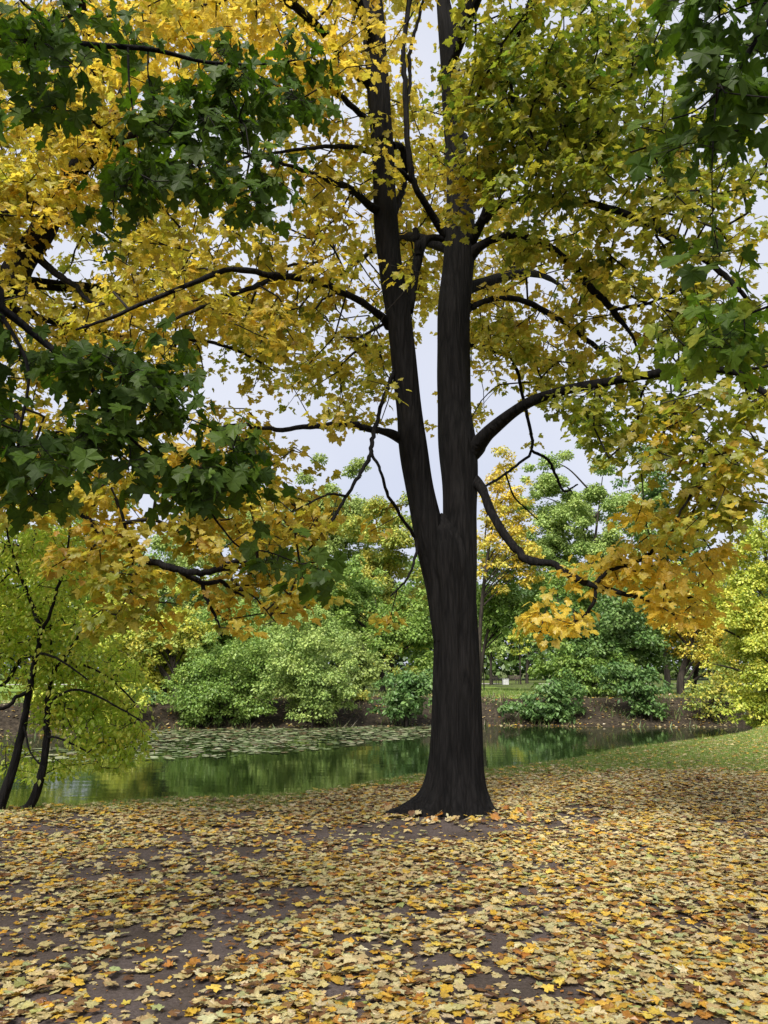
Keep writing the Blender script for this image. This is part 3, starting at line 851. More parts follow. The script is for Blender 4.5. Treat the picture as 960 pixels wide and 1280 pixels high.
for args in [
    (35, 90, 75, 55, 3.6, 4.5, 1.5, 'D'), (70, 30, 90, 35, 3.7, 4.6, 1.3, 'D'), (140, 40, 50, 30, 4, 4.8, .8, 'D'), (330, 90, 90, 45, 4.5, 5.3, 1.5, 'D'), (250, 130, 90, 50, 4.4, 5.2, 1.3, 'D'), (200, 190, 80, 60, 4.3, 5, 1.5, 'D'), (300, 200, 80, 60, 4.5, 5.2, 1.2, 'D'),
    (150, 260, 40, 40, 4.3, 4.8, 1.7, 'D'), (330, 240, 40, 30, 4.6, 5, 1.3, 'D'), (390, 130, 30, 40, 4.8, 5.2, .9, 'D'),
    (40, 450, 70, 60, 3.7, 4.3, 1.2, 'D'), (110, 430, 70, 50, 3.8, 4.4, 1.4, 'D'), (180, 470, 70, 60, 3.9, 4.4, 1.8, 'D'), (170, 540, 70, 60, 3.9, 4.4, 2.0, 'D'), (285, 560, 48, 45, 4.1, 4.5, 2.1, 'D'), (310, 600, 22, 24, 4.2, 4.5, 1.4, 'D'), (230, 590, 60, 40, 4, 4.5, 1.6, 'D'), (255, 620, 25, 25, 4.1, 4.5, 1.6, 'D'),
    (30, 590, 50, 50, 3.7, 4.2, 1.7, 'D'), (70, 620, 35, 30, 3.8, 4.2, 1.5, 'D'), (20, 530, 40, 50, 3.7, 4.2, 1.0, 'D'), (375, 700, 30, 12, 4.35, 4.55, 1.8, 'D'), (405, 732, 18, 9, 4.4, 4.5, 1.8, 'D'),
    (-200, 100, 190, 150, 2.8, 5, 1.0, 'D'), (-200, 480, 170, 150, 3, 5, .9, 'D'),
]:
    nl.fill(*args[:6], args[6] * .8, args[7], **kw)
nl.limb([(-5.4, 3.1, 4.6, .09), (-4.2, 1.2, 6.0, .06), (-2.6, -.8, 6.9, .04), (-1.4, -2.6, 7.4, .015)], world=True)
for i_ in range(330):   # unseen crown overhead and behind, enlarged to shade the foreground and trunk
    q = nl.r.normal(0, 1, 3) * [2.2, 2.2, 1.1] + ([-4.6, 2.0, 7.4] if i_ % 3 == 0 else [-2.4, -1.6, 7.2])
    q[1] = min(q[1], 2.6)
    q[2] = max(q[2], 5.2)
    nl.cl.append(q); nl.cpal.append('D'); nl.csz.append(.14); nl.cspread.append(.3); nl.ck.append(9)
nl.grow(petiole=True, droop=(25, 85), r0=.0024)

nr = Tree('maple_tree', 'green maple with big dark leaves hanging in from the upper right', (4.6, 1.6, float(ground_z(4.6, 1.6))), seed=55, leaf=M_DKLEAF)
tb = MB()
nr.limb([(4.6, 1.6, -.2, .3), (4.6, 1.6, .4, .24), (4.55, 1.65, 2, .2), (4.4, 1.7, 4.4, .16), (4.3, 1.8, 6.5, .1), (4.2, 1.9, 8.5, .04)], sides=24, n_per=8, mb=tb, world=True, rough=.04, flare=lambda th, z: 0.14 * math.exp(-max(z, 0) / .25) * (1 + .5 * np.sin(5 * th)))
tb.build('trunk', nr.bark, nr.root)
nr.limb([(4.4, 1.7, 4.0, .07), (3.2, 2.3, 4.9, .04)] + [(*P(1010, -40, 3.0), .02), (*P(965, 20, 3.05), .014), (*P(928, 78, 3.1), .010), (*P(905, 108, 3.15), .007), (*P(870, 138, 3.2), .004), (*P(835, 150, 3.2), .003)], world=True)
nr.limb([(4.4, 1.75, 3.2, .06), (3.2, 2.6, 3.9, .04)] + [(*P(1040, 330, 3.9), .016), (*P(990, 370, 4.1), .010), (*P(930, 395, 4.3), .006), (*P(880, 420, 4.4), .003)], world=True)
nr.limb([(*P(898, 112, 3.15), .005), (*P(893, 150, 3.15), .004), (*P(890, 220, 3.2), .003), (*P(891, 280, 3.25), .002)], sides=6, world=True)
nr.limb([(4.35, 1.7, 4.8, .07), (3.2, 1.0, 6, .04), (2, .6, 6.6, .015)], world=True)
nr.limb([(4.35, 1.7, 5.0, .07), (4.8, 3.2, 6.4, .04), (5, 4.6, 7, .015)], world=True)
kw = dict(size=0.112, k=6, spread=.2)
for args in [
    (915, 50, 60, 60, 2.9, 3.6, 2.0, 'D'), (860, 20, 55, 40, 3.0, 3.8, 1.3, 'D'), (940, 160, 30, 60, 2.9, 3.4, 1.5, 'D'), (900, 190, 26, 30, 3.1, 3.5, .8, 'D'), (820, 165, 26, 26, 3.1, 3.3, 1.0, 'D'), (880, 175, 20, 20, 3.1, 3.3, .8, 'D'),
    (885, 318, 30, 14, 3.2, 3.4, 1.4, 'D'), (920, 395, 55, 30, 4.1, 4.6, 2.0, 'G'), (900, 440, 55, 24, 4.2, 4.7, 1.6, 'G'), (850, 420, 30, 24, 4.4, 4.8, 1.0, 'G'), (1060, 50, 80, 150, 2.6, 3.6, .9, 'D'), (1060, 400, 70, 80, 3.4, 4.6, .9, 'G'),
]:
    nr.fill(*args, **kw)
nr.limb([(4.35, 1.7, 4.6, .07), (3.6, 0, 6, .05), (2.4, -1.8, 6.9, .03), (1.4, -3, 7.2, .015)], world=True)
for i_ in range(260):  # out-of-view leaves above and behind the camera, thickened to shade the near ground
    q = nr.r.normal(0, 1, 3) * [2.0, 2.0, 1.0] + ([4.2, 1.4, 7] if i_ % 3 == 0 else [2.2, -2.2, 7])
    q[1] = min(q[1], 2.4)
    q[2] = max(q[2], 5.0)
    nr.cl.append(q); nr.cpal.append('D'); nr.csz.append(.14); nr.cspread.append(.3); nr.ck.append(9)
nr.grow(petiole=True, droop=(30, 88), r0=.0022)

# ================= two slim leaning trees at the water's edge, left
PAL['S'] = [([(0.50, 0.64, 0.09), (0.60, 0.66, 0.12)], 6), (YEL, 1), ([(0.38, 0.56, 0.06), (0.32, 0.48, 0.05)], 4)]
S = 9.3
for label, base, seed, stems, fills in [
    ('slim dark leaning tree at the left edge, the taller of two at the water', PG(2, 1012), 61,
     [[(-4, 1030, 15, S), (3, 1000, 13.5, S), (15, 965, 12, S), (25, 925, 10, S), (34, 880, 9, S), (43, 830, 7.5, S), (50, 790, 6, S), (38, 750, 5, S + .1), (24, 715, 4, S + .1), (12, 680, 3, S + .1), (5, 640, 2, S)],
      [(47, 800, 5, S), (62, 768, 4.5, S - .1), (74, 730, 4, S - .2), (84, 690, 3, S - .2), (88, 655, 2, S - .2)],
      [(36, 865, 6, S), (20, 872, 5, S - .2), (8, 884, 5, S - .3), (-20, 890, 4, S - .4)],
      [(44, 822, 5, S), (28, 822, 5, S + .2), (14, 845, 5, S + .3), (0, 858, 4, S + .4), (-25, 865, 3, S + .5)],
      [(30, 905, 3, S), (38, 940, 2.5, S - .2), (55, 960, 2, S - .3)], [(46, 815, 4, S), (75, 825, 3, S - .4), (110, 850, 2, S - .6)]],
     [(45, 720, 75, 75, S - .9, S + 1.2, 2.0, 'S'), (20, 800, 55, 60, S - .8, S + 1, 1.6, 'S'), (10, 940, 30, 22, S - .5, S + .5, 1.2, 'S'), (-60, 760, 60, 120, S - 1, S + 1, 1.3, 'S')]),
    ('slim dark curved tree with small yellow-green leaves reaching over the pond, shorter of two', PG(26, 1016), 67,
     [[(10, 1030, 18, S + .1), (22, 1018, 16, S + .1), (38, 1006, 13, S + .1), (50, 975, 11, S + .1), (58, 930, 9, S + .15), (59, 895, 8, S + .2), (61, 865, 7, S + .2), (67, 842, 5.5, S + .2), (80, 822, 4.5, S + .1), (95, 800, 3.5, S), (110, 770, 2.5, S)],
      [(64, 850, 5, S + .2), (66, 825, 4, S + .3), (64, 800, 3, S + .4), (62, 770, 2, S + .5)],
      [(60, 885, 4, S + .2), (72, 870, 3.5, S), (100, 862, 3, S - .2), (140, 880, 2.5, S - .3), (175, 900, 2, S - .4)],
      [(78, 825, 3.5, S + .1), (105, 832, 3, S), (140, 850, 2.5, S), (170, 880, 2, S)], [(58, 920, 3, S + .15), (80, 925, 2.5, S), (110, 940, 2, S)]],
     [(110, 840, 65, 45, S - .8, S + .9, 1.8, 'S'), (130, 905, 50, 40, S - .7, S + .7, 2.0, 'S'), (85, 880, 45, 40, S - .6, S + .7, 1.3, 'S'), (90, 800, 50, 40, S - .7, S + .8, 1.5, 'S'), (70, 960, 25, 14, S - .4, S + .4, 1.2, 'S'), (138, 965, 18, 10, S - .4, S + .1, 1.4, 'S'), (40, 965, 30, 14, S - .5, S, 1.2, 'S'), (150, 920, 40, 26, S - .6, S, 1.2, 'S'), (155, 940, 26, 16, S - .3, S + .3, 1.0, 'S')]),
]:
    t = Tree('slim_tree', label, base, seed=seed)
    tb = MB()
    t.limb(stems[0], sides=14, n_per=8, mb=tb, rough=.05)
    tb.build('trunk', t.bark, t.root)
    for st in stems[1:]:
        t.limb(st, sides=7)
    for args in fills:
        t.fill(*args[:4], args[4] + .65, args[5] + .4, args[6] * 1.65, args[7], size=.066, k=16, spread=.2)
    t.grow('oval', r0=.0022, step=.2)

# ------------------------------------------------------------------ the far bank: trees and shrubs, each with trunk and leafy crown
FP = {
    'pale': [(0.20, 0.26, 0.065), (0.25, 0.30, 0.075), (0.17, 0.23, 0.055)],
    'mint': [(0.20, 0.28, 0.075), (0.24, 0.32, 0.085), (0.29, 0.35, 0.09), (0.15, 0.23, 0.055)],
    'green': [(0.11, 0.19, 0.035), (0.14, 0.22, 0.04), (0.18, 0.25, 0.045)],
    'dark': [(0.06, 0.12, 0.028), (0.08, 0.15, 0.032), (0.11, 0.17, 0.04)],
    'blue': [(0.055, 0.115, 0.028), (0.075, 0.145, 0.036), (0.115, 0.19, 0.05)],
    'lime': [(0.30, 0.36, 0.05), (0.38, 0.40, 0.06), (0.24, 0.31, 0.045), (0.44, 0.40, 0.05)],
    'gold': [(0.48, 0.38, 0.05), (0.40, 0.36, 0.05), (0.30, 0.31, 0.05), (0.52, 0.36, 0.04)],
    'mixy': [(0.20, 0.26, 0.05), (0.30, 0.31, 0.05), (0.15, 0.22, 0.045), (0.40, 0.34, 0.05)],
}


def park_tree(name, label, cat, Y, base_px, crowns, pal, leaf=.16, lai=3.2, trunk_w=6, droop=0.3, group=None, seed=1, sub=.30, shell=(.25, 1.0), stems=1, low=0.1, shape='rh', lean=0.0):
    r = np.random.default_rng(seed)
    d0 = ray(base_px, 860)
    bx = CAM[0] + d0[0] * Y / d0[1]
    bz = float(ground_z(bx, Y))
    root = thing(name, label, cat, (bx, Y, bz), group)
    lb, wood = MB(), MB()
    cen, blobs = [], []
    for (px, py, rx, ry) in crowns:
        c = P(px, py, Y)
        s = MPP(px, py, Y)
        R = np.array([rx * s, max(0.75 * rx * s, 0.5 * ry * s), ry * s])
        cen.append((c, R))
        nb = int(24 + 14 * (max(rx, ry) / min(rx, ry)))
        for _ in range(nb):
            dv = unit(r.normal(0, 1, 3))
            rad = r.uniform(*shell)
            br = min(R) * sub * r.uniform(.65, 1.35)
            if r.uniform() < .3:      # sprays that stick out of the outline
                rad = r.uniform(.88, 1.16)
                br *= .65
            bc = c + dv * R * rad
            gz_ = max(float(ground_z(bc[0], bc[1])), WATER_Z)
            if bc[2] - br * .6 < gz_ + low:
                bc[2] = gz_ + low + br * .6 + r.uniform(0, .3)
            blobs.append((bc, br))
    area = sum(pi * (rx * ry) * MPP(px, py, Y) ** 2 for px, py, rx, ry in crowns)
    N = int(area * lai * 1.7 / (leaf * leaf * .33))
    wts = np.array([b[1] ** 2 for b in blobs])
    cnt = r.multinomial(N, wts / wts.sum())
    base = np.array(FP[pal]) * 1.6
    for (bc, br), n in zip(blobs, cnt):
        if n == 0:
            continue
        dv = unit(r.normal(0, 1, (n, 3)))
        q = dv * (r.uniform(0, 1, (n, 1)) ** .55) * br * np.array([1.15, 1.15, .75])
        pos = bc + q
        pos[:, 2] -= droop * (q[:, 0] ** 2 + q[:, 1] ** 2) / max(br, .1)
        pos[:, 2] = np.maximum(pos[:, 2], np.maximum(ground_z(pos[:, 0], pos[:, 1]), WATER_Z) + .04 + .1 * r.uniform(0, 1, n))
        out = unit(q * [1, 1, .3] + r.normal(0, .3 * br, (n, 3)))
        tip = unit(out + np.array([0, 0, -.55]) + r.normal(0, .35, (n, 3)))
        nrm = dv * .6 + np.array([0, 0, .9]) + r.normal(0, .5, (n, 3))
        hue = base[r.integers(0, len(base))]
        col = base[r.integers(0, len(base), n)] * .6 + hue * .4
        col = col * r.uniform(.75, 1.2, (n, 1))
        leaves(lb, pos, tip, nrm, leaf * r.uniform(.65, 1.3, n), col, shape, curl=.1, fold=.2, r=r)
    tr = .5 * trunk_w * MPP(base_px, 860, Y)
    for k in range(stems):
        c, R = cen[min(k, len(cen) - 1)] if stems > 1 else cen[0]
        b0 = np.array([bx + (r.normal(0, .25) if k else 0), Y + (r.normal(0, .25) if k else 0), bz - .15])
        top = c + R * [0.1 * r.normal(), 0, .55]
        mid = b0 + (top - b0) * .45
        mid[0] = b0[0] + (top[0] - b0[0]) * .25 + lean
        q = catmull(np.array([(*b0, tr * 1.3), (*(b0 + [lean * .3, 0, .7]), tr), (*mid, tr * .75), (*top, tr * .15)]), 7)
        tube(wood, q[:, :3], q[:, 3], 10, .05, seed=seed + k)
    for _ in range(10 if cat == 'tree' else 14):
        bc, br = blobs[r.integers(0, len(blobs))]
        z0 = min(max(bz + .3, bc[2] - r.uniform(.5, 1.6) - .3 * abs(bc[0] - bx)), bc[2])
        st = np.array([bx + (cen[0][0][0] - bx) * .4 * max(0, (z0 - bz) / max(cen[0][0][2] - bz, .1)), Y, max(z0, bz)])
        md = .5 * (st + bc) + [0, 0, .12 * np.linalg.norm(bc - st)]
        q = catmull(np.array([(*st, tr * .38), (*md, tr * .25), (*bc, tr * .08)]), 5)
        tube(wood, q[:, :3], np.maximum(q[:, 3], .006), 6, .05, seed=seed)
    wood.build('trunk' if cat == 'tree' else 'stems', M_FBARK, root)
    lb.build('crown' if cat == 'tree' else 'foliage', M_FLEAF, root, smooth=False, color=True)
    return root


# deep background trees
park_tree('park_tree', 'tall pale green round-topped tree behind the pond, its top against the sky', 'tree', 64, 425, [(425, 648, 66, 82), (420, 750, 80, 80)], 'pale', .26, 4.2, 9, seed=101)
park_tree('park_tree', 'wide pale yellow-green tree behind the orange drooping maple branch', 'tree', 58, 300, [(320, 690, 95, 90), (230, 740, 80, 80), (300, 790, 110, 50)], 'pale', .24, 3.2, 9, seed=102)
park_tree('park_tree', 'thin yellowing tree just left of the big forked trunk, beyond the pond', 'tree', 55, 490, [(480, 690, 64, 95), (500, 790, 50, 55)], 'mixy', .22, 3.6, 7, seed=103)
park_tree('park_tree', 'airy golden tree right of the big trunk with sky showing through', 'tree', 42, 598, [(632, 620, 34, 60), (620, 690, 48, 50), (655, 690, 26, 40)], 'gold', .17, 1.7, 6, seed=104, sub=.26)
park_tree('park_tree', 'green leafy tree across the pond whose thin dark trunk shows beside the big trunk', 'tree', 44, 600, [(640, 735, 60, 46), (620, 765, 38, 30)], 'green', .19, 2.6, 5, seed=105)
park_tree('willow_tree', 'tall feathery grey-green tree with thin upright branches against the sky', 'tree', 46, 735, [(750, 645, 75, 92), (720, 720, 75, 70), (690, 650, 45, 85)], 'mint', .17, 3.2, 7, seed=106, sub=.24)
park_tree('park_tree', 'tall dark green tree behind the yellow branch at the right', 'tree', 52, 835, [(830, 650, 50, 100), (840, 760, 60, 60)], 'dark', .24, 2.6, 8, seed=107)
park_tree('park_tree', 'broad dark green tree with low branches over the far right bank', 'tree', 36.5, 790, [(790, 770, 85, 50), (740, 800, 65, 42), (800, 815, 55, 28)], 'dark', .17, 3.0, 7, seed=108)
park_tree('park_tree', 'mid green drooping tree left of the dark low-branched one, across the water', 'tree', 38, 700, [(700, 785, 50, 42), (700, 838, 38, 24), (720, 740, 40, 40)], 'green', .17, 2.7, 6, seed=109)
park_tree('young_tree', 'small round green tree on the far lawn beside the benches', 'tree', 79, 614, [(614, 800, 20, 20)], 'mint', .26, 2.6, 3.5, seed=110)
park_tree('young_tree', 'small yellow-green tree on the far lawn right of the white box', 'tree', 80, 651, [(648, 797, 15, 20)], 'lime', .26, 2.2, 2.2, seed=111)
park_tree('young_tree', 'small dark tree at the right end of the far lawn', 'tree', 88, 659, [(666, 800, 16, 24)], 'dark', .28, 2.6, 4, seed=112)
park_tree('young_tree', 'very thin sapling on the far lawn beside the big trunk', 'tree', 47, 605, [(603, 786, 12, 24)], 'green', .17, 1.4, 1.4, seed=113)
park_tree('park_tree', 'bright yellow-green tree filling the right edge, hanging low over the bank', 'tree', 23.5, 985, [(950, 700, 70, 75), (985, 800, 80, 80), (930, 790, 55, 60), (945, 870, 38, 36), (965, 890, 34, 26), (915, 750, 40, 40)], 'lime', .092, 2.5, 13, seed=114, droop=.4, low=0)
park_tree('park_tree', 'yellow tree on two dark trunks at the far bank, right', 'tree', 35, 851, [(880, 790, 55, 36), (855, 765, 40, 30), (905, 820, 35, 30)], 'gold', .15, 1.9, 9, seed=115)
park_tree('park_tree', 'dark-trunked leafy tree just behind the two-trunked yellow one', 'tree', 37, 866, [(880, 740, 60, 40)], 'lime', .16, 2.0, 6, seed=116, lean=.3)
park_tree('park_tree', 'bright yellow-green tree across the pond behind the slim leaning pair', 'tree', 34, 205, [(150, 775, 60, 65), (210, 790, 50, 50), (170, 840, 50, 40)], 'lime', .15, 2.5, 5, seed=117)
park_tree('park_tree', 'green tree at the far left beyond the pond, behind the slim trees', 'tree', 44, 40, [(40, 730, 90, 100), (-60, 720, 90, 120)], 'lime', .2, 2.6, 8, seed=118)
park_tree('park_tree', 'mid green tree with level branch above the round bank shrub', 'tree', 36.5, 268, [(275, 790, 70, 45), (330, 800, 55, 50), (240, 800, 40, 40)], 'green', .16, 2.7, 6, seed=119)
park_tree('park_tree', 'dense green tree between the pale willow shrub and the big trunk', 'tree', 41, 478, [(470, 780, 70, 60), (430, 740, 55, 50), (520, 790, 45, 55)], 'green', .18, 2.9, 7, seed=120)
park_tree('park_tree', 'leaning dark-trunked tree on the far bank left of the round shrub', 'tree', 33.5, 222, [(195, 800, 40, 30), (240, 790, 36, 30)], 'mixy', .15, 2.0, 8, seed=121, lean=-.5)
# shrubs of the far bank
park_tree('shrub', 'round mid green shrub overhanging the lily pads, left part of far bank', 'shrub', 30.9, 275, [(272, 856, 60, 48), (295, 830, 50, 42), (255, 880, 40, 22), (310, 880, 36, 20)], 'green', .115, 3.0, 3, seed=131, droop=.5, stems=3, low=.05)
park_tree('shrub', 'large pale green willowy shrub arching down to the water at mid bank', 'shrub', 31.0, 388, [(388, 853, 58, 50), (385, 805, 52, 50), (415, 868, 32, 34)], 'mint', .115, 3.0, 3, seed=132, droop=.5, stems=3, low=.05)
park_tree('shrub', 'dense bluish green broad-leaved shrub just left of the big trunk', 'shrub', 31.4, 506, [(506, 866, 40, 26), (520, 856, 30, 20), (500, 884, 34, 12)], 'blue', .17, 2.8, 3, seed=133, stems=3, droop=.5, low=.02, shape='oval')
park_tree('shrub', 'dark green leafy shrub by the open lawn right of the big trunk', 'shrub', 32.2, 665, [(664, 884, 38, 18), (700, 868, 30, 28), (690, 888, 34, 12)], 'blue', .15, 2.8, 3, seed=134, stems=3, droop=.5, low=0, shape='oval')
park_tree('shrub', 'dark green shrub trailing down the bare right bank', 'shrub', 32.0, 800, [(800, 852, 32, 26), (808, 882, 26, 14), (770, 840, 24, 18)], 'blue', .15, 2.7, 3, seed=135, stems=3, droop=.6, low=0, shape='oval')
park_tree('shrub', 'sparse yellowish shrub on the bank under the bright right-hand tree', 'shrub', 31.8, 885, [(885, 872, 36, 24), (910, 850, 30, 26)], 'mixy', .13, 1.5, 2, seed=136, stems=3, low=0)
park_tree('shrub', 'small dark bluish shrub on the far bank behind the yellow-green leaves', 'shrub', 31.5, 182, [(180, 880, 24, 20)], 'blue', .15, 2.8, 2, seed=137, stems=2, low=0, shape='oval')
park_tree('shrub', 'low olive bush between the pale willowy shrub and the bluish one', 'shrub', 33.6, 447, [(447, 874, 16, 12)], 'mixy', .13, 2.0, 1.6, seed=138, stems=2, low=0)
park_tree('shrub', 'green undergrowth bush at the back of the gap left of the round bank shrub', 'shrub', 35.5, 232, [(228, 850, 30, 22), (215, 838, 24, 18)], 'mint', .15, 2.6, 2, seed=139, stems=2, low=0)
park_tree('shrub', 'wide green bush filling the gap between the round shrub and the willowy shrub', 'shrub', 34.5, 335, [(335, 842, 40, 34), (330, 815, 36, 26)], 'green', .15, 3.0, 2, seed=140, stems=2, low=0)
park_tree('shrub', 'yellow-green bush behind and between the willowy shrub and the bluish one', 'shrub', 36, 455, [(455, 835, 38, 24), (440, 815, 30, 26)], 'pale', .15, 2.8, 2, seed=141, stems=2, low=0)
park_tree('shrub', 'green bush half hidden behind the big forked trunk', 'shrub', 37, 560, [(560, 836, 30, 28)], 'green', .16, 2.8, 2, seed=142, stems=2, low=0)
park_tree('shrub', 'mid green bush behind the two dark shrubs of the right bank', 'shrub', 35, 735, [(735, 848, 44, 28), (715, 825, 30, 24), (760, 835, 30, 26)], 'green', .15, 2.8, 2, seed=143, stems=2, low=0)
park_tree('shrub', 'pale yellow-green bush low on the left far bank behind the slim trees', 'shrub', 29.5, 110, [(110, 885, 50, 26), (60, 880, 40, 24), (150, 870, 30, 24)], 'lime', .13, 2.4, 2, seed=144, stems=2, low=0)
# trees beyond the frame's edges that the pond reflects and that close the view
for k, (px, py, rx, ry, Y, pal) in enumerate([(1080, 680, 90, 120, 40, 'green'), (1250, 640, 110, 150, 38, 'lime'), (-200, 700, 100, 130, 38, 'green'), (-380, 680, 110, 150, 34, 'mixy'), (1000, 700, 60, 90, 58, 'dark'), (560, 740, 60, 70, 66, 'green'), (130, 700, 90, 90, 66, 'green')]):
    park_tree('park_tree', ['green tree beyond the bright yellow-green one at the right', 'yellow-green tree farther along the right bank', 'green tree farther along the left bank', 'yellowing tree at the far left end of the pond', 'dark tree behind the bright yellow-green one', 'green tree hidden behind the big forked trunk', 'green tree in the gap behind the yellow left foliage'][k], 'tree', Y, px, [(px, py, rx, ry)], pal, .28, 2.2, 9, seed=150 + k)

# far wood that closes the horizon: one mass
wl = MB()
r = np.random.default_rng(77)
n = 130000
x = r.uniform(-130, 130, n)
Yw = r.uniform(104, 122, n)
hmax = 13 + 2.2 * lowfreq(x, Yw * 0, 31, 28) + 1.2 * lowfreq(x, Yw * 0, 32, 7)
z = .4 + hmax * r.uniform(0, 1, n) ** .8
pos = np.stack([x, Yw, z], 1)
base = np.array(FP['green'] + FP['dark'] + FP['dark'])
hue = base[(np.floor((x + 130) / 5.3).astype(int) * 7) % len(base)]
leaves(wl, pos, unit(r.normal(0, 1, (n, 3)) + [0, 0, -.5]), r.normal(0, .6, (n, 3)) + [0, -.3, .8], r.uniform(.5, 1.0, n), hue * r.uniform(.7, 1.2, (n, 1)), 'rh', r=r)
wood_o = wl.build('far_woods', M_FLEAF, smooth=False, color=True)
wood_o['kind'] = 'stuff'

# ------------------------------------------------------------------ fallen leaves, grass, lily pads
r = np.random.default_rng(5)


def bare(x, y):
    """0 where the soil is swept bare, 1 where leaves lie thick"""
    n = .55 + .5 * lowfreq(x, y, 41, 2.2) + .5 * lowfreq(x, y, 42, .8) + .4 * lowfreq(x, y, 43, .35)
    n = n + .30 * smooth((x + .5) / 3) + .25 * smooth((y - 7) / 3) - .32 * smooth((-x - .2) / 1.5) * smooth((8.6 - y) / 2)
    d = ((x - .45) / 1.25) ** 2 + ((y - 8.15) / .42) ** 2
    n = n - 1.3 * np.exp(-d ** 1.5)
    d = ((x - 1.9) / .7) ** 2 + ((y - 8.9) / .3) ** 2
    n = n - .9 * np.exp(-d)
    return np.clip(n * 1.15, 0.0, 1)


N = 520000
y = 1.2 + 23 * r.uniform(0, 1, N) ** .85
x = r.uniform(-1, 1, N) * (0.53 * y + 2.6)
s = crest_s(x, y)
dens = np.clip(bare(x, y), .06, 1) * np.where(s < .1, 1, np.where(s < .9, .35, 0))
ga_ = grass_amount(x, y)
dens = dens * (1 - .80 * smooth((ga_ - .25) / .5) * smooth((y - 11.0) / 2.5)) * np.where(shore_t(x, y) > -3, 0, 1) * (1 - .45 * smooth((s + .55) / .5))
dens = dens * (((x - .86) ** 2 + (y - 9.0) ** 2) > .30 ** 2)
keep = r.uniform(0, 1, N) < dens * .62
x, y = x[keep], y[keep]
n = len(x)
z = ground_z(x, y) + .006 + r.uniform(0, 1, n) ** 2 * .03
ang = r.uniform(0, 2 * pi, n)
tilt = r.normal(0, .13, (n, 2))
tip = np.stack([np.cos(ang), np.sin(ang), r.normal(0, .12, n)], 1)
nrm = np.concatenate([tilt, np.ones((n, 1))], 1)
LP = [([(0.56, 0.46, 0.22), (0.62, 0.53, 0.29), (0.52, 0.40, 0.18), (0.60, 0.50, 0.22)], 8.0), ([(0.66, 0.42, 0.06), (0.60, 0.36, 0.04), (0.68, 0.48, 0.08)], 2.3), ([(0.46, 0.22, 0.04), (0.40, 0.17, 0.03)], .9),
      ([(0.20, 0.10, 0.04), (0.15, 0.07, 0.03), (0.26, 0.13, 0.05)], 1.2), ([(0.42, 0.44, 0.20), (0.36, 0.37, 0.12)], .8)]
PAL['L'] = LP
col = pick('L', n, r, .22)
# drifts under the tree are more orange, the open left side paler
org = smooth(.5 + .6 * lowfreq(x, y, 51, 2.6) + .15 * x)
swap = r.uniform(0, 1, n) < org * .15
PAL['L2'] = [LP[1], LP[2], LP[3]]
col[swap] = pick('L2', swap.sum(), r, .2)
lb = MB()
leaves(lb, np.stack([x, y, z], 1) - tip * .05, tip, nrm, r.uniform(.034, .076, n) , col, 'maple', curl=.13, fold=.14, edge=.25, r=r)
# drifted against the foot of the maple
nt_ = 75
a_ = np.radians(r.uniform(150, 375, nt_))
d_ = r.uniform(.46, .85, nt_) * (1 + .25 * np.exp(-((a_ - pi) / .4) ** 2))
x, y = .87 + np.cos(a_) * d_, 9.0 + np.sin(a_) * d_ * .95
ang = r.uniform(0, 2 * pi, nt_)
leaves(lb, np.stack([x, y, ground_z(x, y) + r.uniform(.01, .05, nt_)], 1), np.stack([np.cos(ang), np.sin(ang), r.normal(.1, .3, nt_)], 1), np.stack([np.cos(a_) * .6, np.sin(a_) * .6, np.ones(nt_)], 1) + r.normal(0, .2, (nt_, 3)), r.uniform(.05, .095, nt_), np.where(r.uniform(0, 1, (nt_, 1)) < .5, pick('L2', nt_, r, .2), pick('L', nt_, r, .2)), 'maple', curl=.25, fold=.25, edge=.25, r=r)
# small broken bits
nb = 16000
y = 2 + 12 * r.uniform(0, 1, nb)
x = r.uniform(-1, 1, nb) * (0.53 * y + 2)
k = crest_s(x, y) < 0
x, y = x[k], y[k]
nb = len(x)
ang = r.uniform(0, 2 * pi, nb)
leaves(lb, np.stack([x, y, ground_z(x, y) + .006], 1), np.stack([np.cos(ang), np.sin(ang), r.normal(0, .1, nb)], 1), np.concatenate([r.normal(0, .25, (nb, 2)), np.ones((nb, 1))], 1), r.uniform(.012, .04, nb), pick('L2', nb, r, .3), 'rh', r=r)
# leaves blown on the far bank
nf = 4500
x = r.uniform(-16, 16, nf)
y = np.interp(x, FX, FY) + r.uniform(-.1, 5, nf)
ang = r.uniform(0, 2 * pi, nf)
leaves(lb, np.stack([x, y, ground_z(x, y) + .02], 1), np.stack([np.cos(ang), np.sin(ang), r.normal(0, .2, nf)], 1), np.concatenate([r.normal(0, .3, (nf, 2)) + [0, -.3], np.ones((nf, 1))], 1), r.uniform(.07, .15, nf), pick('L', nf, r, .3) * .7, 'rh', r=r)
fl = lb.build('fallen_leaves', M_LITTER, smooth=False, color=True)
fl['kind'] = 'stuff'

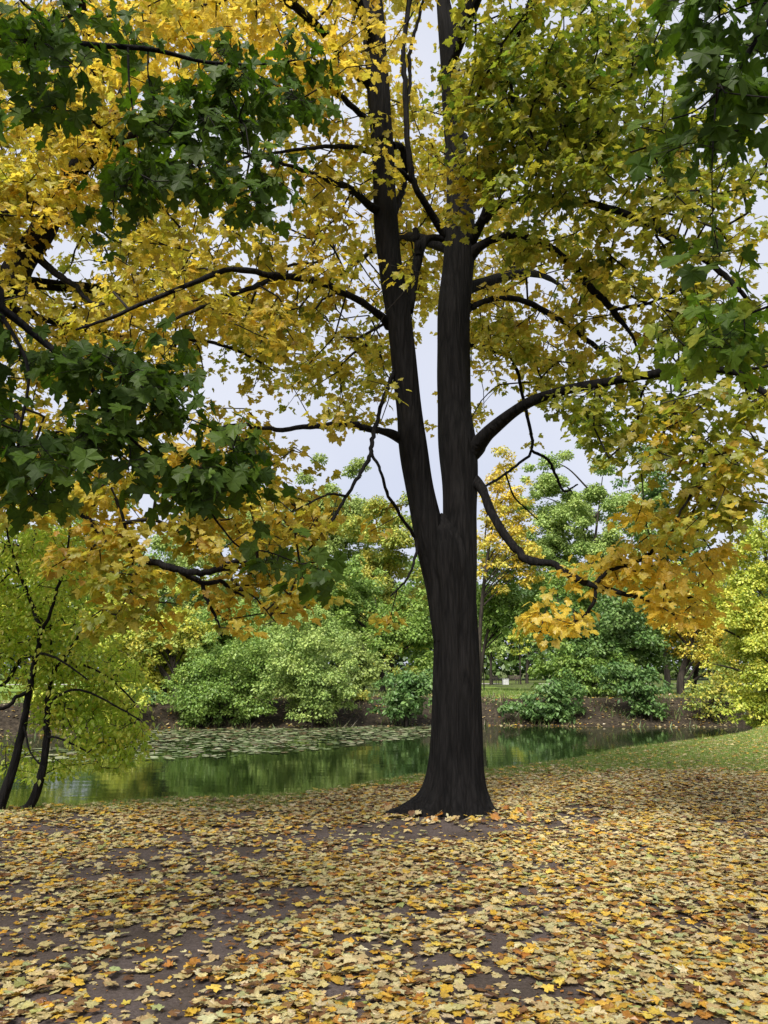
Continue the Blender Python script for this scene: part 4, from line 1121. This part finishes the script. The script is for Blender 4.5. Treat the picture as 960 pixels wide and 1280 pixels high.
# grass blades
N = 420000
y = 8 + 18 * r.uniform(0, 1, N)
x = r.uniform(-1, 1, N) * (0.53 * y + 2)
k = (r.uniform(0, 1, N) < grass_amount(x, y) ** 1.5) & (crest_s(x, y) < .8) & (shore_t(x, y) < -2)
x, y = x[k], y[k]
n = len(x)
h = r.uniform(.03, .08, n)
lean = r.normal(0, .35, (n, 2))
A = np.stack([x, y, ground_z(x, y) - .004], 1)
ang = r.uniform(0, pi, n)
w = np.stack([np.cos(ang), np.sin(ang), 0 * ang], 1) * r.uniform(.003, .006, n)[:, None]
tipv = A + np.concatenate([lean, np.ones((n, 1))], 1) * h[:, None]
V = np.stack([A - w, A + w, tipv], 1).reshape(-1, 3)
gcols = np.array([(0.16, 0.26, 0.045), (0.22, 0.33, 0.055), (0.29, 0.37, 0.08), (0.36, 0.37, 0.13)])[r.integers(0, 4, n)] * r.uniform(.75, 1.2, (n, 1))
gb = MB()
gb.add(V, np.arange(3 * n).reshape(-1, 3), np.repeat(gcols, 3, 0))
# tufts on the far lawn
n = 60000
x = r.uniform(-18, 18, n)
y = np.interp(x, FX, FY) + 1.5 + 22 * r.uniform(0, 1, n) ** 1.5
k = r.uniform(0, 1, n) < grass_amount(x, y)
x, y = x[k], y[k]
n = len(x)
A = np.stack([x, y, ground_z(x, y) - .01], 1)
ang = r.uniform(0, pi, n)
w = np.stack([np.cos(ang), np.sin(ang), 0 * ang], 1) * r.uniform(.01, .03, n)[:, None]
V = np.stack([A - w, A + w, A + np.concatenate([r.normal(0, .4, (n, 2)), np.ones((n, 1))], 1) * r.uniform(.05, .14, n)[:, None]], 1).reshape(-1, 3)
gcols = np.array([(0.14, 0.23, 0.04), (0.20, 0.29, 0.06), (0.28, 0.32, 0.09)])[r.integers(0, 3, n)] * r.uniform(.8, 1.2, (n, 1))
gb.add(V, np.arange(3 * n).reshape(-1, 3), np.repeat(gcols, 3, 0))
n = 9000
x = r.uniform(-18, 18, n)
y = np.interp(x, FX, FY) + r.uniform(-.1, 3.4, n)
k = lowfreq(x, y, 71, 1.6) + .5 * lowfreq(x, y, 72, .6) > .25
x, y = x[k], y[k]
n = len(x)
A = np.stack([x, y, ground_z(x, y) - .01], 1)
ang = r.uniform(0, pi, n)
w = np.stack([np.cos(ang), np.sin(ang), 0 * ang], 1) * r.uniform(.01, .03, n)[:, None]
V = np.stack([A - w, A + w, A + np.concatenate([r.normal(0, .5, (n, 2)), np.ones((n, 1))], 1) * r.uniform(.10, .38, n)[:, None]], 1).reshape(-1, 3)
gcols = np.array([(0.09, 0.16, 0.035), (0.14, 0.22, 0.05), (0.24, 0.22, 0.10), (0.17, 0.13, 0.07)])[r.integers(0, 4, n)] * r.uniform(.7, 1.2, (n, 1))
gb.add(V, np.arange(3 * n).reshape(-1, 3), np.repeat(gcols, 3, 0))
go = gb.build('grass', M_GRASS, smooth=False, color=True)
go['kind'] = 'stuff'

# lily pads: a drift along the far shore
th = np.linspace(radians(12), radians(348), 11)
disc = np.concatenate([[[0.0, 0.0]], np.stack([np.cos(th), np.sin(th)], 1)])
pads = MB()
placed = np.zeros((0, 3))
tries = 0
pcols = np.array([(0.20, 0.25, 0.11), (0.30, 0.33, 0.18), (0.14, 0.19, 0.07), (0.36, 0.36, 0.22), (0.16, 0.12, 0.06), (0.10, 0.14, 0.05)])
while len(placed) < 2100 and tries < 40000:
    tries += 1
    px = r.uniform(120, 545)
    lo = np.interp(px, [120, 250, 330, 400, 470, 545], [950, 950, 944, 938, 928, 922])
    py = 907 + (lo - 907) * r.uniform(0, 1) ** 1.1
    q = PG(px, py, WATER_Z)
    if shore_t(q[0], q[1]) > -.25:
        continue
    edge_ = (lo - py) / (lo - 907)
    if -.15 + 1.1 * edge_ + .7 * lowfreq(q[0], q[1] * 1.6, 61, 2.2) + .6 * lowfreq(q[0], q[1] * 2, 62, .8) < r.uniform(-.1, 1.1):
        continue
    rad = r.uniform(.05, .14)
    if len(placed) and (((placed[:, :2] - q[:2]) ** 2).sum(1) < (.8 * (placed[:, 2] + rad)) ** 2).any():
        continue
    placed = np.vstack([placed, [q[0], q[1], rad]])
for px, py in [(60, 945), (75, 948), (90, 940), (45, 938), (105, 946), (70, 938), (98, 952), (32, 944), (85, 945), (66, 950), (120, 942), (52, 950), (15, 940), (135, 947), (112, 953)]:
    for _ in range(3):
        q = PG(px + r.normal(0, 6), py + r.normal(0, 2), WATER_Z)
        placed = np.vstack([placed, [q[0], q[1], r.uniform(.1, .19)]])
for i, (x_, y_, rad) in enumerate(placed):
    a_ = r.uniform(0, 2 * pi)
    R_ = np.array([[math.cos(a_), -math.sin(a_)], [math.sin(a_), math.cos(a_)]])
    d_ = disc @ R_.T * rad
    up = np.abs(r.normal(0, .012))
    zz = WATER_Z + .006 + .004 * (i % 5) + d_ @ r.normal(0, .03, 2) + up * (d_ ** 2).sum(1) / rad ** 2
    c_ = pcols[r.integers(0, len(pcols))] * r.uniform(.5, .9)
    pads.add(np.column_stack([d_ + [x_, y_], np.maximum(zz, WATER_Z + .004)]), [(0, j, j + 1) for j in range(1, 11)], c_)
po = pads.build('lily_pads', M_PAD, smooth=False, color=True)
po['kind'] = 'stuff'


# ------------------------------------------------------------------ benches and the white box on the far lawn
def box(mb, c, s, bev=.015, rot=0.0, tilt=0.0):
    """a box with chamfered edges"""
    hx, hy, hz = [q / 2 for q in s]
    b = min(bev, hx * .45, hy * .45, hz * .45)
    v = []
    for sz in (-1, 1):
        for sy in (-1, 1):
            for sx in (-1, 1):
                v += [(sx * (hx - b), sy * (hy - b), sz * hz), (sx * hx, sy * (hy - b), sz * (hz - b)), (sx * (hx - b), sy * hy, sz * (hz - b))]
    import bmesh
    bm = bmesh.new()
    for q in v:
        bm.verts.new(q)
    bmesh.ops.convex_hull(bm, input=bm.verts)
    bmesh.ops.triangulate(bm, faces=bm.faces)
    bm.verts.index_update()
    V = np.array([q.co[:] for q in bm.verts])
    Fc = [[q.index for q in f.verts] for f in bm.faces]
    bm.free()
    ct, st_ = math.cos(tilt), math.sin(tilt)
    V = V @ np.array([[1, 0, 0], [0, ct, -st_], [0, st_, ct]]).T
    cr_, sr = math.cos(rot), math.sin(rot)
    V = (V + np.array(c)) @ np.array([[cr_, -sr, 0], [sr, cr_, 0], [0, 0, 1]]).T
    return V, Fc


M_BENCH = plain_mat('weathered bench wood', (0.07, 0.055, 0.045), (0.13, 0.10, 0.08), 8, .8)
M_IRON = plain_mat('dark iron', (0.02, 0.02, 0.02), (0.04, 0.04, 0.04), 8, .6)
M_WHITE = plain_mat('white paint', (0.46, 0.46, 0.45), (0.58, 0.58, 0.57), 4, .6)


def bench(px, py, rot, label):
    q = PG(px, py, .45)
    Y = 81.0
    d = ray(px, py)
    x_ = d[0] * Y / d[1]
    z_ = float(ground_z(x_, Y))
    root = thing('park_bench', label, 'bench', (x_, Y, z_), 'benches on the far lawn')
    loc = np.array([x_, Y, z_])

    def part(name, mat, boxes):
        b = MB()
        for c, s, t in boxes:
            V, Fc = box(b, c, s, .012, rot, t)
            b.add(V + loc, Fc)
        return b.build(name, mat, root, smooth=False)
    part('seat', M_BENCH, [((0, -.02 + k * .105 - .16, .44), (1.7, .09, .035), 0) for k in range(4)])
    part('backrest', M_BENCH, [((0, .27 + k * .035, .58 + k * .13), (1.7, .035, .10), -.22) for k in range(3)])
    for sx in (-.72, .72):
        part('leg', M_IRON, [((sx, -.17, .21), (.06, .06, .42), 0), ((sx, .20, .22), (.06, .06, .44), 0), ((sx, .30, .65), (.055, .04, .55), -.22), ((sx, .02, .40), (.055, .45, .04), 0)])
        part('armrest', M_BENCH, [((sx, .0, .66), (.07, .5, .035), 0), ((sx, -.2, .54), (.05, .05, .22), 0)])
    return root


bench(622, 853, 1.0, 'dark park bench on the far lawn left of the white box')
bench(640, 852, -.95, 'dark park bench on the far lawn right of the white box')
d = ray(632, 852)
bx_, by_ = d[0] * 78.5 / d[1], 78.5
bz_ = float(ground_z(bx_, by_))
rt = thing('litter_bin', 'small white box standing between two benches on the far lawn', 'bin', (bx_, by_, bz_))
b = MB()
V, Fc = box(b, (0, 0, .29), (.56, .45, .54), .04, .15)
b.add(V + [bx_, by_, bz_], Fc)
b.build('body', M_WHITE, rt, smooth=False)
b = MB()
V, Fc = box(b, (0, 0, .59), (.60, .49, .05), .02, .15)
b.add(V + [bx_, by_, bz_], Fc)
b.build('lid', M_WHITE, rt, smooth=False)

# ------------------------------------------------------------------ sky, sun, camera
SUN_EL, SUN_AZ = radians(50), radians(-158)   # azimuth from +Y towards +X
w = bpy.data.worlds.new('World')
scene.world = w
w.use_nodes = True
nt = w.node_tree
bg = nt.nodes['Background']
sky = nt.nodes.new('ShaderNodeTexSky')
sky.sky_type = 'NISHITA'
sky.sun_disc = False
sky.sun_elevation = SUN_EL
sky.sun_rotation = SUN_AZ
sky.air_density = 1.0
sky.dust_density = 2.0
tc = nt.nodes.new('ShaderNodeTexCoord')
nz = nt.nodes.new('ShaderNodeTexNoise')
nz.inputs['Scale'].default_value = 2.2
nz.inputs['Detail'].default_value = 4
nt.links.new(tc.outputs['Generated'], nz.inputs['Vector'])
cr = nt.nodes.new('ShaderNodeValToRGB')
cr.color_ramp.elements[0].position = .35
cr.color_ramp.elements[0].color = (0.70, 0.74, 0.88, 1)
cr.color_ramp.elements[1].position = .7
cr.color_ramp.elements[1].color = (0.86, 0.88, 0.97, 1)
nt.links.new(nz.outputs['Fac'], cr.inputs['Fac'])
sc_ = nt.nodes.new('ShaderNodeVectorMath')
sc_.operation = 'SCALE'
sc_.inputs['Scale'].default_value = 9.0
nt.links.new(cr.outputs['Color'], sc_.inputs[0])
mx = nt.nodes.new('ShaderNodeMix')
mx.data_type = 'RGBA'
mx.inputs['Factor'].default_value = .88
nt.links.new(sky.outputs['Color'], mx.inputs['A'])
nt.links.new(sc_.outputs['Vector'], mx.inputs['B'])
nt.links.new(mx.outputs['Result'], bg.inputs['Color'])
bg.inputs['Strength'].default_value = 0.077

sd = bpy.data.lights.new('sun', 'SUN')
sd.energy = 4.6
sd.angle = radians(25)
sd.color = (1.0, 0.95, 0.87)
so = bpy.data.objects.new('sun', sd)
COL.objects.link(so)
from mathutils import Vector
dirv = Vector((math.sin(SUN_AZ) * math.cos(SUN_EL), math.cos(SUN_AZ) * math.cos(SUN_EL), math.sin(SUN_EL)))
so.rotation_euler = dirv.to_track_quat('Z', 'Y').to_euler()
so.location = (0, 0, 30)

cd = bpy.data.cameras.new('camera')
cam = bpy.data.objects.new('camera', cd)
COL.objects.link(cam)
cd.sensor_fit = 'VERTICAL'
cd.angle = 2 * math.atan(640 / F)
cam.location = CAM
cam.rotation_euler = (radians(90) + PITCH, 0, 0)
cd.clip_end = 2000
cd.clip_start = .05
scene.camera = cam

vs = scene.view_settings
vs.view_transform = 'Standard'
vs.look = 'None'
vs.exposure = 0.62
vs.gamma = 1
vs.use_curve_mapping = False
cy = scene.cycles
cy.max_bounces = 8
cy.diffuse_bounces = 4
cy.glossy_bounces = 3
cy.transmission_bounces = 6
cy.transparent_max_bounces = 4
cy.use_denoising = True
cy.sample_clamp_indirect = 6
cy.use_adaptive_sampling = True
